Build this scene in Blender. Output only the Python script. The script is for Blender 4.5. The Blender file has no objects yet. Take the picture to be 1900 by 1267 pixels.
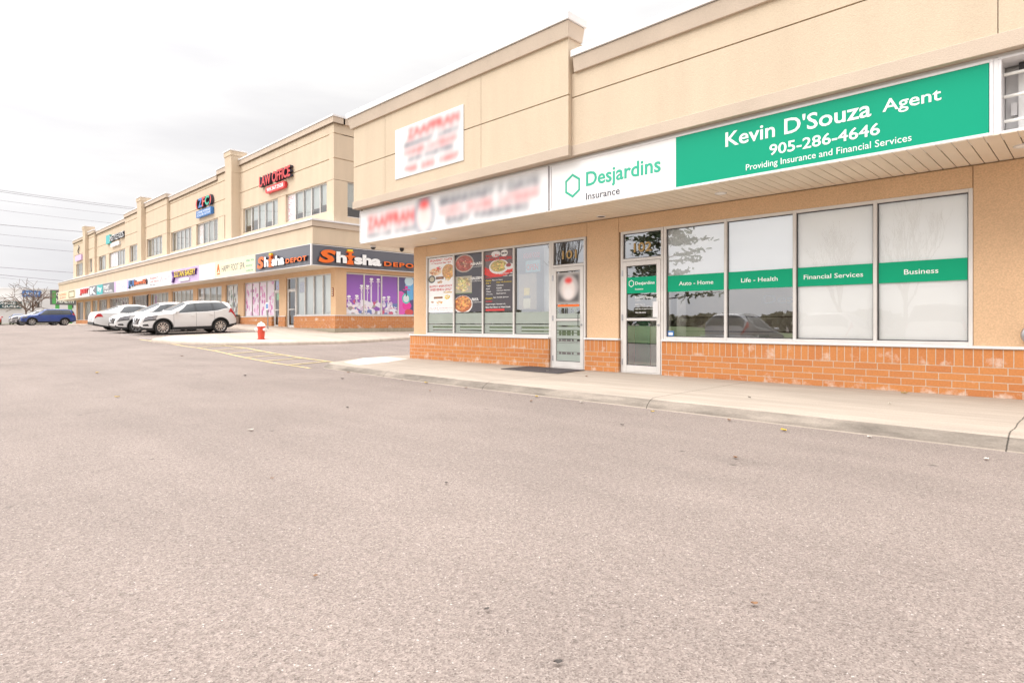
import bpy, bmesh, math, random
import numpy as np
from mathutils import Vector, Matrix
random.seed(7)
R = math.radians
SC = bpy.context.scene
COL = SC.collection

# ------------------------------------------------------------------ camera
EYE = 1.13
cam = bpy.data.cameras.new('camera'); camo = bpy.data.objects.new('camera', cam); COL.objects.link(camo)
cam.sensor_width = 36.0; cam.lens = 36.0 * 1120 / 1900
cam.shift_y = -33.5 / 1900
cam.clip_start = 0.05; cam.clip_end = 2000
camo.location = (0, 0, EYE)
camo.rotation_euler = (R(90), 0, math.atan2(0.7008, 0.7133))
SC.camera = camo
SC.view_settings.view_transform = 'Standard'; SC.view_settings.look = 'None'
SC.view_settings.exposure = 0.40; SC.view_settings.gamma = 1.0
SC.cycles.transparent_max_bounces = 24
SC.cycles.max_bounces = 8

# ------------------------------------------------------------------ overcast sky and soft sun
SUN_EL, SUN_AZ = 38.0, 212.0     # azimuth measured clockwise from +Y
w = bpy.data.worlds.new('World'); SC.world = w; w.use_nodes = True
nt = w.node_tree; N = nt.nodes; L = nt.links
for n in list(N): N.remove(n)
out = N.new('ShaderNodeOutputWorld'); bg = N.new('ShaderNodeBackground'); bg.inputs['Strength'].default_value = 0.1
sky = N.new('ShaderNodeTexSky'); sky.sky_type = 'NISHITA'; sky.sun_disc = False
sky.sun_elevation = R(SUN_EL); sky.sun_rotation = R(SUN_AZ); sky.dust_density = 3.0
hs = N.new('ShaderNodeHueSaturation'); hs.inputs['Saturation'].default_value = 0.25
L.new(sky.outputs[0], hs.inputs['Color'])
tc = N.new('ShaderNodeTexCoord'); sep = N.new('ShaderNodeSeparateXYZ'); L.new(tc.outputs['Generated'], sep.inputs[0])
mx = N.new('ShaderNodeMath'); mx.operation = 'MAXIMUM'; mx.inputs[1].default_value = 0.0; L.new(sep.outputs['Z'], mx.inputs[0])
gr = N.new('ShaderNodeMath'); gr.operation = 'MULTIPLY_ADD'; gr.inputs[1].default_value = 32.0; gr.inputs[2].default_value = 7.1
sq = N.new('ShaderNodeMath'); sq.operation = 'POWER'; sq.inputs[1].default_value = 4.0; L.new(mx.outputs[0], sq.inputs[0]); L.new(sq.outputs[0], gr.inputs[0])                       # an overcast sky is about three times brighter overhead
mp = N.new('ShaderNodeMapping'); mp.inputs['Scale'].default_value = (1.0, 1.0, 5.5); mp.inputs['Location'].default_value = (0.35, 0.2, 0.1)
L.new(tc.outputs['Generated'], mp.inputs[0])
nz = N.new('ShaderNodeTexNoise'); nz.inputs['Scale'].default_value = 1.7; nz.inputs['Detail'].default_value = 5; nz.inputs['Roughness'].default_value = 0.5
L.new(mp.outputs[0], nz.inputs['Vector'])
cr = N.new('ShaderNodeValToRGB'); cr.color_ramp.elements[0].position = 0.30; cr.color_ramp.elements[0].color = (0.73, 0.72, 0.745, 1)
cr.color_ramp.elements[1].position = 0.62; cr.color_ramp.elements[1].color = (1.0, 0.985, 0.975, 1)
L.new(nz.outputs[0], cr.inputs[0])
# thin cloud glows on the side of the hidden sun
dt = N.new('ShaderNodeVectorMath'); dt.operation = 'DOT_PRODUCT'; L.new(tc.outputs['Generated'], dt.inputs[0])
dt.inputs[1].default_value = (math.sin(R(SUN_AZ))*math.cos(R(SUN_EL)), math.cos(R(SUN_AZ))*math.cos(R(SUN_EL)), math.sin(R(SUN_EL)))
dm = N.new('ShaderNodeMath'); dm.operation = 'MAXIMUM'; dm.inputs[1].default_value = 0.0; L.new(dt.outputs['Value'], dm.inputs[0])
dp = N.new('ShaderNodeMath'); dp.operation = 'POWER'; dp.inputs[1].default_value = 2.0; L.new(dm.outputs[0], dp.inputs[0])
da = N.new('ShaderNodeMath'); da.operation = 'MULTIPLY_ADD'; da.inputs[1].default_value = 1.3; da.inputs[2].default_value = 1.0; L.new(dp.outputs[0], da.inputs[0])
dg_ = N.new('ShaderNodeMath'); dg_.operation = 'MULTIPLY'; L.new(gr.outputs[0], dg_.inputs[0]); L.new(da.outputs[0], dg_.inputs[1])
vm = N.new('ShaderNodeVectorMath'); vm.operation = 'SCALE'; L.new(cr.outputs[0], vm.inputs[0]); L.new(dg_.outputs[0], vm.inputs['Scale'])
mixc = N.new('ShaderNodeMix'); mixc.data_type = 'RGBA'; mixc.inputs[0].default_value = 0.94
L.new(hs.outputs[0], mixc.inputs[6]); L.new(vm.outputs[0], mixc.inputs[7])
L.new(mixc.outputs[2], bg.inputs['Color']); L.new(bg.outputs[0], out.inputs[0])
sl = bpy.data.lights.new('sun', 'SUN'); so = bpy.data.objects.new('sun', sl); COL.objects.link(so)
sl.energy = 0.8; sl.angle = R(22); sl.color = (1.0, 0.96, 0.90)
az, el = R(SUN_AZ), R(SUN_EL)
sd = Vector((math.sin(az) * math.cos(el), math.cos(az) * math.cos(el), math.sin(el)))
so.rotation_euler = sd.to_track_quat('Z', 'Y').to_euler(); so.location = sd * 60

# ------------------------------------------------------------------ helpers
class MB:
    """Collects faces; build() links them as ONE mesh object."""
    def __init__(s): s.v = []; s.f = []; s.m = []; s.uv = []
    def add(s, vs, fs, m=0, uvs=None):
        o = len(s.v); s.v += [tuple(p) for p in vs]
        for i, f in enumerate(fs):
            s.f.append([o + k for k in f]); s.m.append(m); s.uv.append(uvs[i] if uvs else None)
    def box(s, x0, x1, y0, y1, z0, z1, m=0):
        x0, x1 = min(x0, x1), max(x0, x1); y0, y1 = min(y0, y1), max(y0, y1); z0, z1 = min(z0, z1), max(z0, z1)
        v = [(x0,y0,z0),(x1,y0,z0),(x1,y1,z0),(x0,y1,z0),(x0,y0,z1),(x1,y0,z1),(x1,y1,z1),(x0,y1,z1)]
        f = [(0,1,5,4),(1,2,6,5),(2,3,7,6),(3,0,4,7),(4,5,6,7),(3,2,1,0)]
        uv = [[(x0,z0),(x1,z0),(x1,z1),(x0,z1)], [(y0,z0),(y1,z0),(y1,z1),(y0,z1)], [(x1,z0),(x0,z0),(x0,z1),(x1,z1)],
              [(y1,z0),(y0,z0),(y0,z1),(y1,z1)], [(x0,y0),(x1,y0),(x1,y1),(x0,y1)], [(x0,y1),(x1,y1),(x1,y0),(x0,y0)]]
        s.add(v, f, m, uv)
    def prism(s, poly, d, m=0):
        """poly: list of 3D points (planar); extruded by vector d"""
        n = len(poly); d = Vector(d); v = [Vector(p) for p in poly] + [Vector(p) + d for p in poly]
        f = [list(range(n))[::-1], list(range(n, 2*n))] + [(i, (i+1) % n, n+(i+1) % n, n+i) for i in range(n)]
        s.add(v, f, m)
    def tube(s, path, r, seg=8, m=0, cap=True):
        P = [Vector(p) for p in path]; rs = r if isinstance(r, (list, tuple)) else [r]*len(P)
        rings = []; up = Vector((0.3, 0.2, 1)).normalized()
        for i, p in enumerate(P):
            t = (P[min(i+1, len(P)-1)] - P[max(i-1, 0)]).normalized()
            a = t.cross(up)
            if a.length < 0.05: a = t.cross(Vector((1, 0, 0)))
            a.normalize(); b = t.cross(a)
            rings.append([p + (a*math.cos(2*math.pi*k/seg) + b*math.sin(2*math.pi*k/seg))*rs[i] for k in range(seg)])
        v = [q for rg in rings for q in rg]; f = []
        for i in range(len(P)-1):
            for k in range(seg):
                f.append((i*seg+k, i*seg+(k+1) % seg, (i+1)*seg+(k+1) % seg, (i+1)*seg+k))
        if cap: f += [list(range(seg))[::-1], [(len(P)-1)*seg+k for k in range(seg)]]
        s.add(v, f, m)
    def lathe(s, prof, o, axis='Z', seg=24, m=0):
        """prof: (radius, height) list, revolved about axis through o"""
        o = Vector(o); v = []; f = []
        for r, hgt in prof:
            for k in range(seg):
                a = 2*math.pi*k/seg; c, sn = r*math.cos(a), r*math.sin(a)
                v.append(o + (Vector((c, sn, hgt)) if axis == 'Z' else Vector((hgt, c, sn)) if axis == 'X' else Vector((c, hgt, sn))))
        n = len(prof)
        for i in range(n-1):
            for k in range(seg):
                q = (i*seg+k, i*seg+(k+1) % seg, (i+1)*seg+(k+1) % seg, (i+1)*seg+k)
                f.append(q if axis != 'Y' else q[::-1])
        s.add(v, f, m)
    def quad(s, a, b, c, d, m=0): s.add([a, b, c, d], [(0, 1, 2, 3)], m, [[(0,0),(1,0),(1,1),(0,1)]])
    def build(s, name, mats, parent=None, smooth=None, bevel=0.0, fix=False):
        me = bpy.data.meshes.new(name); me.from_pydata(s.v, [], s.f)
        if not isinstance(mats, (list, tuple)): mats = [mats]
        for mt in mats: me.materials.append(mt)
        me.polygons.foreach_set('material_index', s.m)
        if any(u is not None for u in s.uv):
            ul = me.uv_layers.new(name='UVMap')
            for p, u in zip(me.polygons, s.uv):
                if u:
                    for li, c in zip(p.loop_indices, u): ul.data[li].uv = c
        if fix:
            bm = bmesh.new(); bm.from_mesh(me); bmesh.ops.remove_doubles(bm, verts=bm.verts, dist=1e-5)
            bmesh.ops.recalc_face_normals(bm, faces=bm.faces); bm.to_mesh(me); bm.free()
        me.update()
        if smooth is not None:
            me.polygons.foreach_set('use_smooth', [True]*len(me.polygons)); me.set_sharp_from_angle(angle=R(smooth))
        o = bpy.data.objects.new(name, me); COL.objects.link(o)
        if bevel:
            b = o.modifiers.new('bevel', 'BEVEL'); b.width = bevel; b.segments = 2; b.limit_method = 'ANGLE'
        if parent: adopt(o, parent)
        return o
def adopt(o, p):
    o.parent = p
    if p.type == 'EMPTY': o.matrix_parent_inverse = Matrix.Translation(-p.location)
def thing(name, label, cat, loc=(0,0,0), group=None):
    o = bpy.data.objects.new(name, None); COL.objects.link(o); o.location = loc; o.empty_display_size = 0.2
    tag(o, label, cat, group); return o
def tag(o, label, cat, group=None):
    o['label'] = label; o['category'] = cat
    if group: o['group'] = group
    return o
def struct(o, kind='structure'): o['kind'] = kind; return o
def copy_thing(root, loc, rz=0.0):
    def rec(o, par):
        c = o.copy(); COL.objects.link(c)
        if par is not None: c.parent = par
        for ch in list(o.children): rec(ch, c)
        return c
    c = rec(root, None); c.location = loc; c.rotation_euler.z = rz; return c

def tree_of(m):
    m.use_nodes = True; return m.node_tree, m.node_tree.nodes, m.node_tree.links
def mat(name, col, rough=0.6, var=0.08, scale=3.0, bump=0.0, bscale=60.0, metal=0.0, spec=0.5, coat=0.0, coords='Object', stretch=None, tint=None, fine=0.0):
    """Principled surface whose colour drifts with two octaves of noise"""
    m = bpy.data.materials.new(name); t, n, l = tree_of(m); p = n['Principled BSDF']
    p.inputs['Roughness'].default_value = rough; p.inputs['Metallic'].default_value = metal
    p.inputs['Specular IOR Level'].default_value = spec; p.inputs['Coat Weight'].default_value = coat; p.inputs['Coat Roughness'].default_value = 0.05
    c = n.new('ShaderNodeTexCoord'); mpn = n.new('ShaderNodeMapping'); l.new(c.outputs[coords], mpn.inputs[0])
    if stretch: mpn.inputs['Scale'].default_value = stretch
    a = n.new('ShaderNodeTexNoise'); a.inputs['Scale'].default_value = scale; a.inputs['Detail'].default_value = 6; l.new(mpn.outputs[0], a.inputs['Vector'])
    r = n.new('ShaderNodeValToRGB'); r.color_ramp.elements[0].position = 0.3; r.color_ramp.elements[1].position = 0.7
    lo = [max(0, x*(1-var)) for x in col]; hi = [min(1, x*(1+var)) for x in col]
    if tint: lo = [a_*b_ for a_, b_ in zip(lo, tint)]
    r.color_ramp.elements[0].color = (*lo, 1); r.color_ramp.elements[1].color = (*hi, 1)
    l.new(a.outputs[0], r.inputs[0]); cout = r.outputs[0]
    if fine:
        f = n.new('ShaderNodeTexNoise'); f.inputs['Scale'].default_value = bscale; f.inputs['Detail'].default_value = 3; l.new(c.outputs[coords], f.inputs['Vector'])
        mr = n.new('ShaderNodeMapRange'); mr.inputs[1].default_value = 0.3; mr.inputs[2].default_value = 0.7; mr.inputs[3].default_value = 1-fine; mr.inputs[4].default_value = 1+fine
        l.new(f.outputs[0], mr.inputs[0]); v = n.new('ShaderNodeVectorMath'); v.operation = 'SCALE'; l.new(cout, v.inputs[0]); l.new(mr.outputs[0], v.inputs['Scale']); cout = v.outputs[0]
    l.new(cout, p.inputs['Base Color'])
    if bump:
        b = n.new('ShaderNodeTexNoise'); b.inputs['Scale'].default_value = bscale; b.inputs['Detail'].default_value = 4; l.new(c.outputs[coords], b.inputs['Vector'])
        bn = n.new('ShaderNodeBump'); bn.inputs['Strength'].default_value = bump; bn.inputs['Distance'].default_value = 0.01
        l.new(b.outputs[0], bn.inputs['Height']); l.new(bn.outputs[0], p.inputs['Normal'])
    return m
def glass(name, tint=(0.94,0.97,0.95), base=0.10, gain=1.3):
    """thin pane: transparent with a mirror-like reflection that grows towards grazing"""
    m = bpy.data.materials.new(name); t, n, l = tree_of(m); n.remove(n['Principled BSDF']); o = n['Material Output']
    tr = n.new('ShaderNodeBsdfTransparent'); tr.inputs[0].default_value = (*tint, 1)
    gl = n.new('ShaderNodeBsdfGlossy'); gl.inputs['Roughness'].default_value = 0.0; gl.inputs['Color'].default_value = (0.95,0.97,1,1)
    nz = n.new('ShaderNodeTexNoise'); nz.inputs['Scale'].default_value = 1.3; c = n.new('ShaderNodeTexCoord'); l.new(c.outputs['Object'], nz.inputs['Vector'])
    bn = n.new('ShaderNodeBump'); bn.inputs['Strength'].default_value = 0.02; bn.inputs['Distance'].default_value = 0.02; l.new(nz.outputs[0], bn.inputs['Height']); l.new(bn.outputs[0], gl.inputs['Normal'])
    fr = n.new('ShaderNodeFresnel'); fr.inputs[0].default_value = 1.5
    ma = n.new('ShaderNodeMath'); ma.operation = 'MULTIPLY_ADD'; ma.use_clamp = True; ma.inputs[1].default_value = gain; ma.inputs[2].default_value = base; l.new(fr.outputs[0], ma.inputs[0])
    mi = n.new('ShaderNodeMixShader'); l.new(ma.outputs[0], mi.inputs[0]); l.new(tr.outputs[0], mi.inputs[1]); l.new(gl.outputs[0], mi.inputs[2]); l.new(mi.outputs[0], o.inputs[0])
    return m

# ------------------------------------------------------------------ lettering and printed panels
def text_mesh(body, bold=0.0, ext=0.0, shear=0.0, spacing=1.0):
    c = bpy.data.curves.new('lettering', 'FONT'); c.body = body; c.size = 1.0; c.offset = bold; c.extrude = ext; c.shear = shear; c.space_character = spacing
    c.resolution_u = 3; c.align_x = 'LEFT'
    o = bpy.data.objects.new('lettering', c); COL.objects.link(o)
    dg = bpy.context.evaluated_depsgraph_get(); dg.update()
    me = bpy.data.meshes.new_from_object(o.evaluated_get(dg)); bpy.data.objects.remove(o); bpy.data.curves.remove(c); return me
def verts_of(me):
    a = np.empty(len(me.vertices)*3); me.vertices.foreach_get('co', a); return a.reshape(-1, 3)
def letters(body, u0, u1, z0, z1, plane, mats, parent=None, face='-Y', depth=0.004, bold=0.0, shear=0.0, spacing=1.0, name='lettering'):
    """text fitted to the box u0..u1 x z0..z1 on the plane Y=plane (or X=plane); front faces get mats[0], returns mats[-1]"""
    me = text_mesh(body, bold, 0.5, shear, spacing); v = verts_of(me)
    lo, hi = v.min(0), v.max(0); sx = (u1-u0)/(hi[0]-lo[0]); sy = (z1-z0)/(hi[1]-lo[1])
    u = u0 + (v[:,0]-lo[0])*sx; z = z0 + (v[:,1]-lo[1])*sy; k = (v[:,2]-lo[2])/(hi[2]-lo[2]); dd = depth*k
    q = np.stack([u, plane-dd, z], 1) if face == '-Y' else np.stack([plane+dd, u, z], 1)
    me.vertices.foreach_set('co', q.ravel()); me.update()
    me.materials.clear()
    if not isinstance(mats, (list, tuple)): mats = [mats]
    for m in mats: me.materials.append(m)
    ax = 1 if face == '-Y' else 0
    me.polygons.foreach_set('material_index', [0 if abs(p.normal[ax]) > 0.7 else len(mats)-1 for p in me.polygons])
    me.name = name; o = bpy.data.objects.new(name, me); COL.objects.link(o)
    if parent: adopt(o, parent)
    return o
def raster(canvas, body, x0, x1, y0, y1, col, bold=0.0, alpha=1.0):
    """paint text into a numpy print (row 0 = bottom), box given in 0..1"""
    H, W, _ = canvas.shape; me = text_mesh(body, bold); v = verts_of(me); lo, hi = v.min(0), v.max(0)
    px = (x0 + (v[:,0]-lo[0])/(hi[0]-lo[0])*(x1-x0))*W; py = (y0 + (v[:,1]-lo[1])/(hi[1]-lo[1])*(y1-y0))*H
    me.calc_loop_triangles(); mask = np.zeros((H, W))
    for t in me.loop_triangles:
        a, b, c = [(px[i], py[i]) for i in t.vertices]
        mnx, mxx = int(max(0, min(a[0],b[0],c[0]))), int(min(W-1, max(a[0],b[0],c[0])))
        mny, mxy = int(max(0, min(a[1],b[1],c[1]))), int(min(H-1, max(a[1],b[1],c[1])))
        if mxx < mnx or mxy < mny: continue
        X, Y = np.meshgrid(np.arange(mnx, mxx+1)+0.5, np.arange(mny, mxy+1)+0.5)
        d1 = (X-b[0])*(a[1]-b[1])-(a[0]-b[0])*(Y-b[1]); d2 = (X-c[0])*(b[1]-c[1])-(b[0]-c[0])*(Y-c[1]); d3 = (X-a[0])*(c[1]-a[1])-(c[0]-a[0])*(Y-a[1])
        ins = ((d1>=0)&(d2>=0)&(d3>=0))|((d1<=0)&(d2<=0)&(d3<=0))
        mask[mny:mxy+1, mnx:mxx+1] = np.maximum(mask[mny:mxy+1, mnx:mxx+1], ins)
    bpy.data.meshes.remove(me); k = (mask*alpha)[..., None]; canvas[:] = canvas*(1-k) + np.array(col)*k
def blur(c, s):
    k = np.exp(-0.5*(np.arange(-int(3*s), int(3*s)+1)/s)**2); k /= k.sum(); r = len(k)//2
    for ax in (0, 1):
        p = np.pad(c, [(r, r) if i == ax else (0, 0) for i in range(3)], mode='edge')
        c = sum(w_*np.take(p, range(i, i+c.shape[ax]), axis=ax) for i, w_ in enumerate(k))
    return c
def ellipse(c, cx, cy, rx, ry, col, noise=0.0, rng=None):
    H, W, _ = c.shape; Y, X = np.mgrid[0:H, 0:W]; X = (X+0.5)/W; Y = (Y+0.5)/H
    ins = ((X-cx)/rx)**2 + ((Y-cy)/ry)**2 < 1
    k = np.array(col)[None, None, :]*np.ones((H, W, 1))
    if noise: k = k*(1 + noise*(rng.random((H, W, 1))-0.5)*2)
    c[ins] = np.clip(k[ins], 0, 1)
def rect(c, x0, x1, y0, y1, col):
    H, W, _ = c.shape; c[int(y0*H):int(y1*H), int(x0*W):int(x1*W)] = col
def printed(name, canvas, origin, ua, va, mt, parent=None):
    """a sheet whose print is carried by face-corner colours"""
    H, W, _ = canvas.shape; o = np.array(origin, float); ua = np.array(ua, float); va = np.array(va, float)
    J, I = np.mgrid[0:H+1, 0:W+1]; v = o + (I/W)[..., None]*ua + (J/H)[..., None]*va
    idx = np.arange((H+1)*(W+1)).reshape(H+1, W+1)
    f = np.stack([idx[:-1,:-1], idx[:-1,1:], idx[1:,1:], idx[1:,:-1]], -1).reshape(-1, 4)
    me = bpy.data.meshes.new(name); me.from_pydata(v.reshape(-1, 3).tolist(), [], f.tolist())
    at = me.color_attributes.new('print', 'FLOAT_COLOR', 'CORNER')
    cc = np.concatenate([np.clip(canvas, 0, 1), np.ones((H, W, 1))], -1).reshape(-1, 4); at.data.foreach_set('color', np.repeat(cc, 4, 0).ravel())
    me.materials.append(mt); ob = bpy.data.objects.new(name, me); COL.objects.link(ob)
    if parent: adopt(ob, parent)
    return ob
def print_mat(name, rough=0.25, spec=0.5):
    m = bpy.data.materials.new(name); t, n, l = tree_of(m); p = n['Principled BSDF']; a = n.new('ShaderNodeVertexColor'); a.layer_name = 'print'
    l.new(a.outputs[0], p.inputs['Base Color']); p.inputs['Roughness'].default_value = rough; p.inputs['Specular IOR Level'].default_value = spec; return m

# ------------------------------------------------------------------ materials
STUC = mat('stucco', (0.615,0.497,0.370), 0.9, 0.05, 0.8, 0.4, 70, spec=0.2, fine=0.06, stretch=(2.5,2.5,0.5))
STUCL = mat('stucco_lower', (0.66,0.445,0.275), 0.9, 0.06, 0.9, 0.7, 48, spec=0.2, fine=0.12)
BAND = mat('stucco_band', (0.55,0.45,0.36), 0.9, 0.06, 1.2, 0.4, 70, spec=0.2, fine=0.06)
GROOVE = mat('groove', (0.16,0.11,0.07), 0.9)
METAL_W = mat('white_metal', (0.74,0.72,0.72), 0.4, 0.04, 2.0)
FRAME = mat('pale_aluminium', (0.66,0.63,0.60), 0.38, 0.06, 3.0)
FRAME_D = mat('dark_gasket', (0.06,0.055,0.06), 0.5)
SOFF = mat('soffit_metal', (0.80,0.70,0.57), 0.5, 0.06, 1.5)
DARK = mat('dark_metal', (0.035,0.033,0.035), 0.5)
STEEL = mat('galvanised_steel', (0.42,0.42,0.44), 0.35, 0.15, 12, metal=0.7)
CHROME = mat('chrome', (0.75,0.75,0.76), 0.12, 0.02, metal=1.0)
BRASS = mat('brass_number', (0.42,0.27,0.09), 0.4, 0.05)
GREEN = mat('sign_green', (0.004,0.32,0.185), 0.45, 0.03, 0.6, spec=0.15)
GREEN_B = mat('film_green', (0.004,0.34,0.175), 0.45, 0.03, 0.6, spec=0.15)
GREEN_T = mat('letter_green', (0.02,0.40,0.25), 0.4, 0.02)
WHITE = mat('sign_white', (0.80,0.785,0.775), 0.35, 0.02, 0.8)
LWHITE = mat('letter_white', (0.86,0.86,0.85), 0.4, 0.01)
INK = mat('dark_ink', (0.03,0.03,0.05), 0.4, 0.05)
ORANGE = mat('letter_orange', (0.80,0.15,0.015), 0.4, 0.05)
REDL = mat('letter_red', (0.62,0.035,0.035), 0.4, 0.05)
BLUEL = mat('letter_blue', (0.04,0.17,0.45), 0.4, 0.05)
TEAL = mat('letter_teal', (0.03,0.42,0.42), 0.4, 0.05)
YELL = mat('letter_yellow', (0.85,0.62,0.02), 0.4, 0.05)
PURP = mat('sign_purple', (0.60,0.44,0.68), 0.4, 0.1, 0.8)
DKPURP = mat('letter_purple', (0.10,0.03,0.20), 0.4, 0.05)
CREAM = mat('sign_cream', (0.80,0.72,0.50), 0.4, 0.05, 0.6)
GREYS = mat('sign_grey', (0.13,0.13,0.15), 0.3, 0.05, 0.6)
PANE = glass('window_glass', base=0.24, gain=1.5)
PANE_W = glass('window_glass_clear', (0.99,0.99,0.985), base=0.20, gain=1.4)
PANE_S = glass('shaded_window_glass', (0.995,0.995,0.99), base=0.02, gain=0.8)
PANE_F = glass('far_window_glass', base=0.08, gain=1.1)
PRINT = print_mat('printed_film')
SHADE = mat('roller_shade_or_glare', (0.93,0.925,0.905), 0.8, 0.03, 1.0)
CURT = mat('pale_curtain', (0.86,0.84,0.79), 0.8, 0.12, 3.0)
ROOMW = mat('room_wall', (0.74,0.66,0.55), 0.8, 0.04)
ROOMF = mat('room_floor', (0.50,0.46,0.42), 0.5, 0.08, 1.5)
ROOMC = mat('room_ceiling', (0.8,0.78,0.75), 0.9, 0.03)
FROST = mat('frosted_film', (0.33,0.37,0.33), 0.5, 0.06, 2.5)
TARP = mat('dark_shelf', (0.10,0.09,0.09), 0.6, 0.2, 5)

def brick_mat(name, soldier):
    m = bpy.data.materials.new(name); t, n, l = tree_of(m); p = n['Principled BSDF']; p.inputs['Roughness'].default_value = 0.85; p.inputs['Specular IOR Level'].default_value = 0.25
    u = n.new('ShaderNodeUVMap'); b = n.new('ShaderNodeTexBrick')
    dn = n.new('ShaderNodeTexNoise'); dn.inputs['Scale'].default_value = 9; dn.inputs['Detail'].default_value = 3; l.new(u.outputs[0], dn.inputs['Vector'])
    dm = n.new('ShaderNodeVectorMath'); dm.operation = 'SCALE'; dm.inputs['Scale'].default_value = 0.006; l.new(dn.outputs['Color'], dm.inputs[0])
    da = n.new('ShaderNodeVectorMath'); da.operation = 'ADD'; l.new(u.outputs[0], da.inputs[0]); l.new(dm.outputs[0], da.inputs[1]); l.new(da.outputs[0], b.inputs['Vector'])
    b.inputs['Scale'].default_value = 1.0; b.inputs['Mortar Size'].default_value = 0.0055; b.inputs['Mortar Smooth'].default_value = 0.2
    b.inputs['Bias'].default_value = 0.0
    b.inputs['Brick Width'].default_value = 0.107 if soldier else 0.305; b.inputs['Row Height'].default_value = 0.26 if soldier else 0.1025
    b.offset = 0.0 if soldier else 0.5
    b.inputs['Color1'].default_value = (0.57,0.235,0.08,1); b.inputs['Color2'].default_value = (0.51,0.195,0.07,1); b.inputs['Mortar'].default_value = (0.56,0.46,0.36,1)
    c = n.new('ShaderNodeTexCoord'); q = n.new('ShaderNodeTexNoise'); q.inputs['Scale'].default_value = 3.3; q.inputs['Detail'].default_value = 7; q.inputs['Roughness'].default_value = 0.65; l.new(c.outputs['Object'], q.inputs['Vector'])
    # salt bloom: pale patches, most of them on the lowest courses
    sp = n.new('ShaderNodeSeparateXYZ'); l.new(u.outputs[0], sp.inputs[0])
    mr = n.new('ShaderNodeMapRange'); mr.inputs[1].default_value = 0.0; mr.inputs[2].default_value = 0.35; mr.inputs[3].default_value = 0.16; mr.inputs[4].default_value = -0.02; l.new(sp.outputs['Y'], mr.inputs[0])
    ad = n.new('ShaderNodeMath'); ad.operation = 'ADD'; l.new(q.outputs[0], ad.inputs[0]); l.new(mr.outputs[0], ad.inputs[1])
    rp = n.new('ShaderNodeValToRGB'); rp.color_ramp.elements[0].position = 0.66; rp.color_ramp.elements[1].position = 0.80; l.new(ad.outputs[0], rp.inputs[0])
    mi = n.new('ShaderNodeMix'); mi.data_type = 'RGBA'; l.new(rp.outputs[0], mi.inputs[0]); l.new(b.outputs['Color'], mi.inputs[6]); mi.inputs[7].default_value = (0.66,0.50,0.40,1)
    f = n.new('ShaderNodeTexNoise'); f.inputs['Scale'].default_value = 40; f.inputs['Detail'].default_value = 4; l.new(c.outputs['Object'], f.inputs['Vector'])
    fr = n.new('ShaderNodeMapRange'); fr.inputs[3].default_value = 0.80; fr.inputs[4].default_value = 1.2; l.new(f.outputs[0], fr.inputs[0])
    v = n.new('ShaderNodeVectorMath'); v.operation = 'SCALE'; l.new(mi.outputs[2], v.inputs[0]); l.new(fr.outputs[0], v.inputs['Scale']); l.new(v.outputs[0], p.inputs['Base Color'])
    bn = n.new('ShaderNodeBump'); bn.invert = True; bn.inputs['Strength'].default_value = 0.7; bn.inputs['Distance'].default_value = 0.008; l.new(b.outputs['Fac'], bn.inputs['Height'])
    b2 = n.new('ShaderNodeBump'); b2.inputs['Strength'].default_value = 0.25; b2.inputs['Distance'].default_value = 0.006; l.new(f.outputs[0], b2.inputs['Height']); l.new(bn.outputs[0], b2.inputs['Normal']); l.new(b2.outputs[0], p.inputs['Normal'])
    return m
BRICK_S = brick_mat('brick_soldier', True); BRICK_R = brick_mat('brick_running', False)

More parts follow.
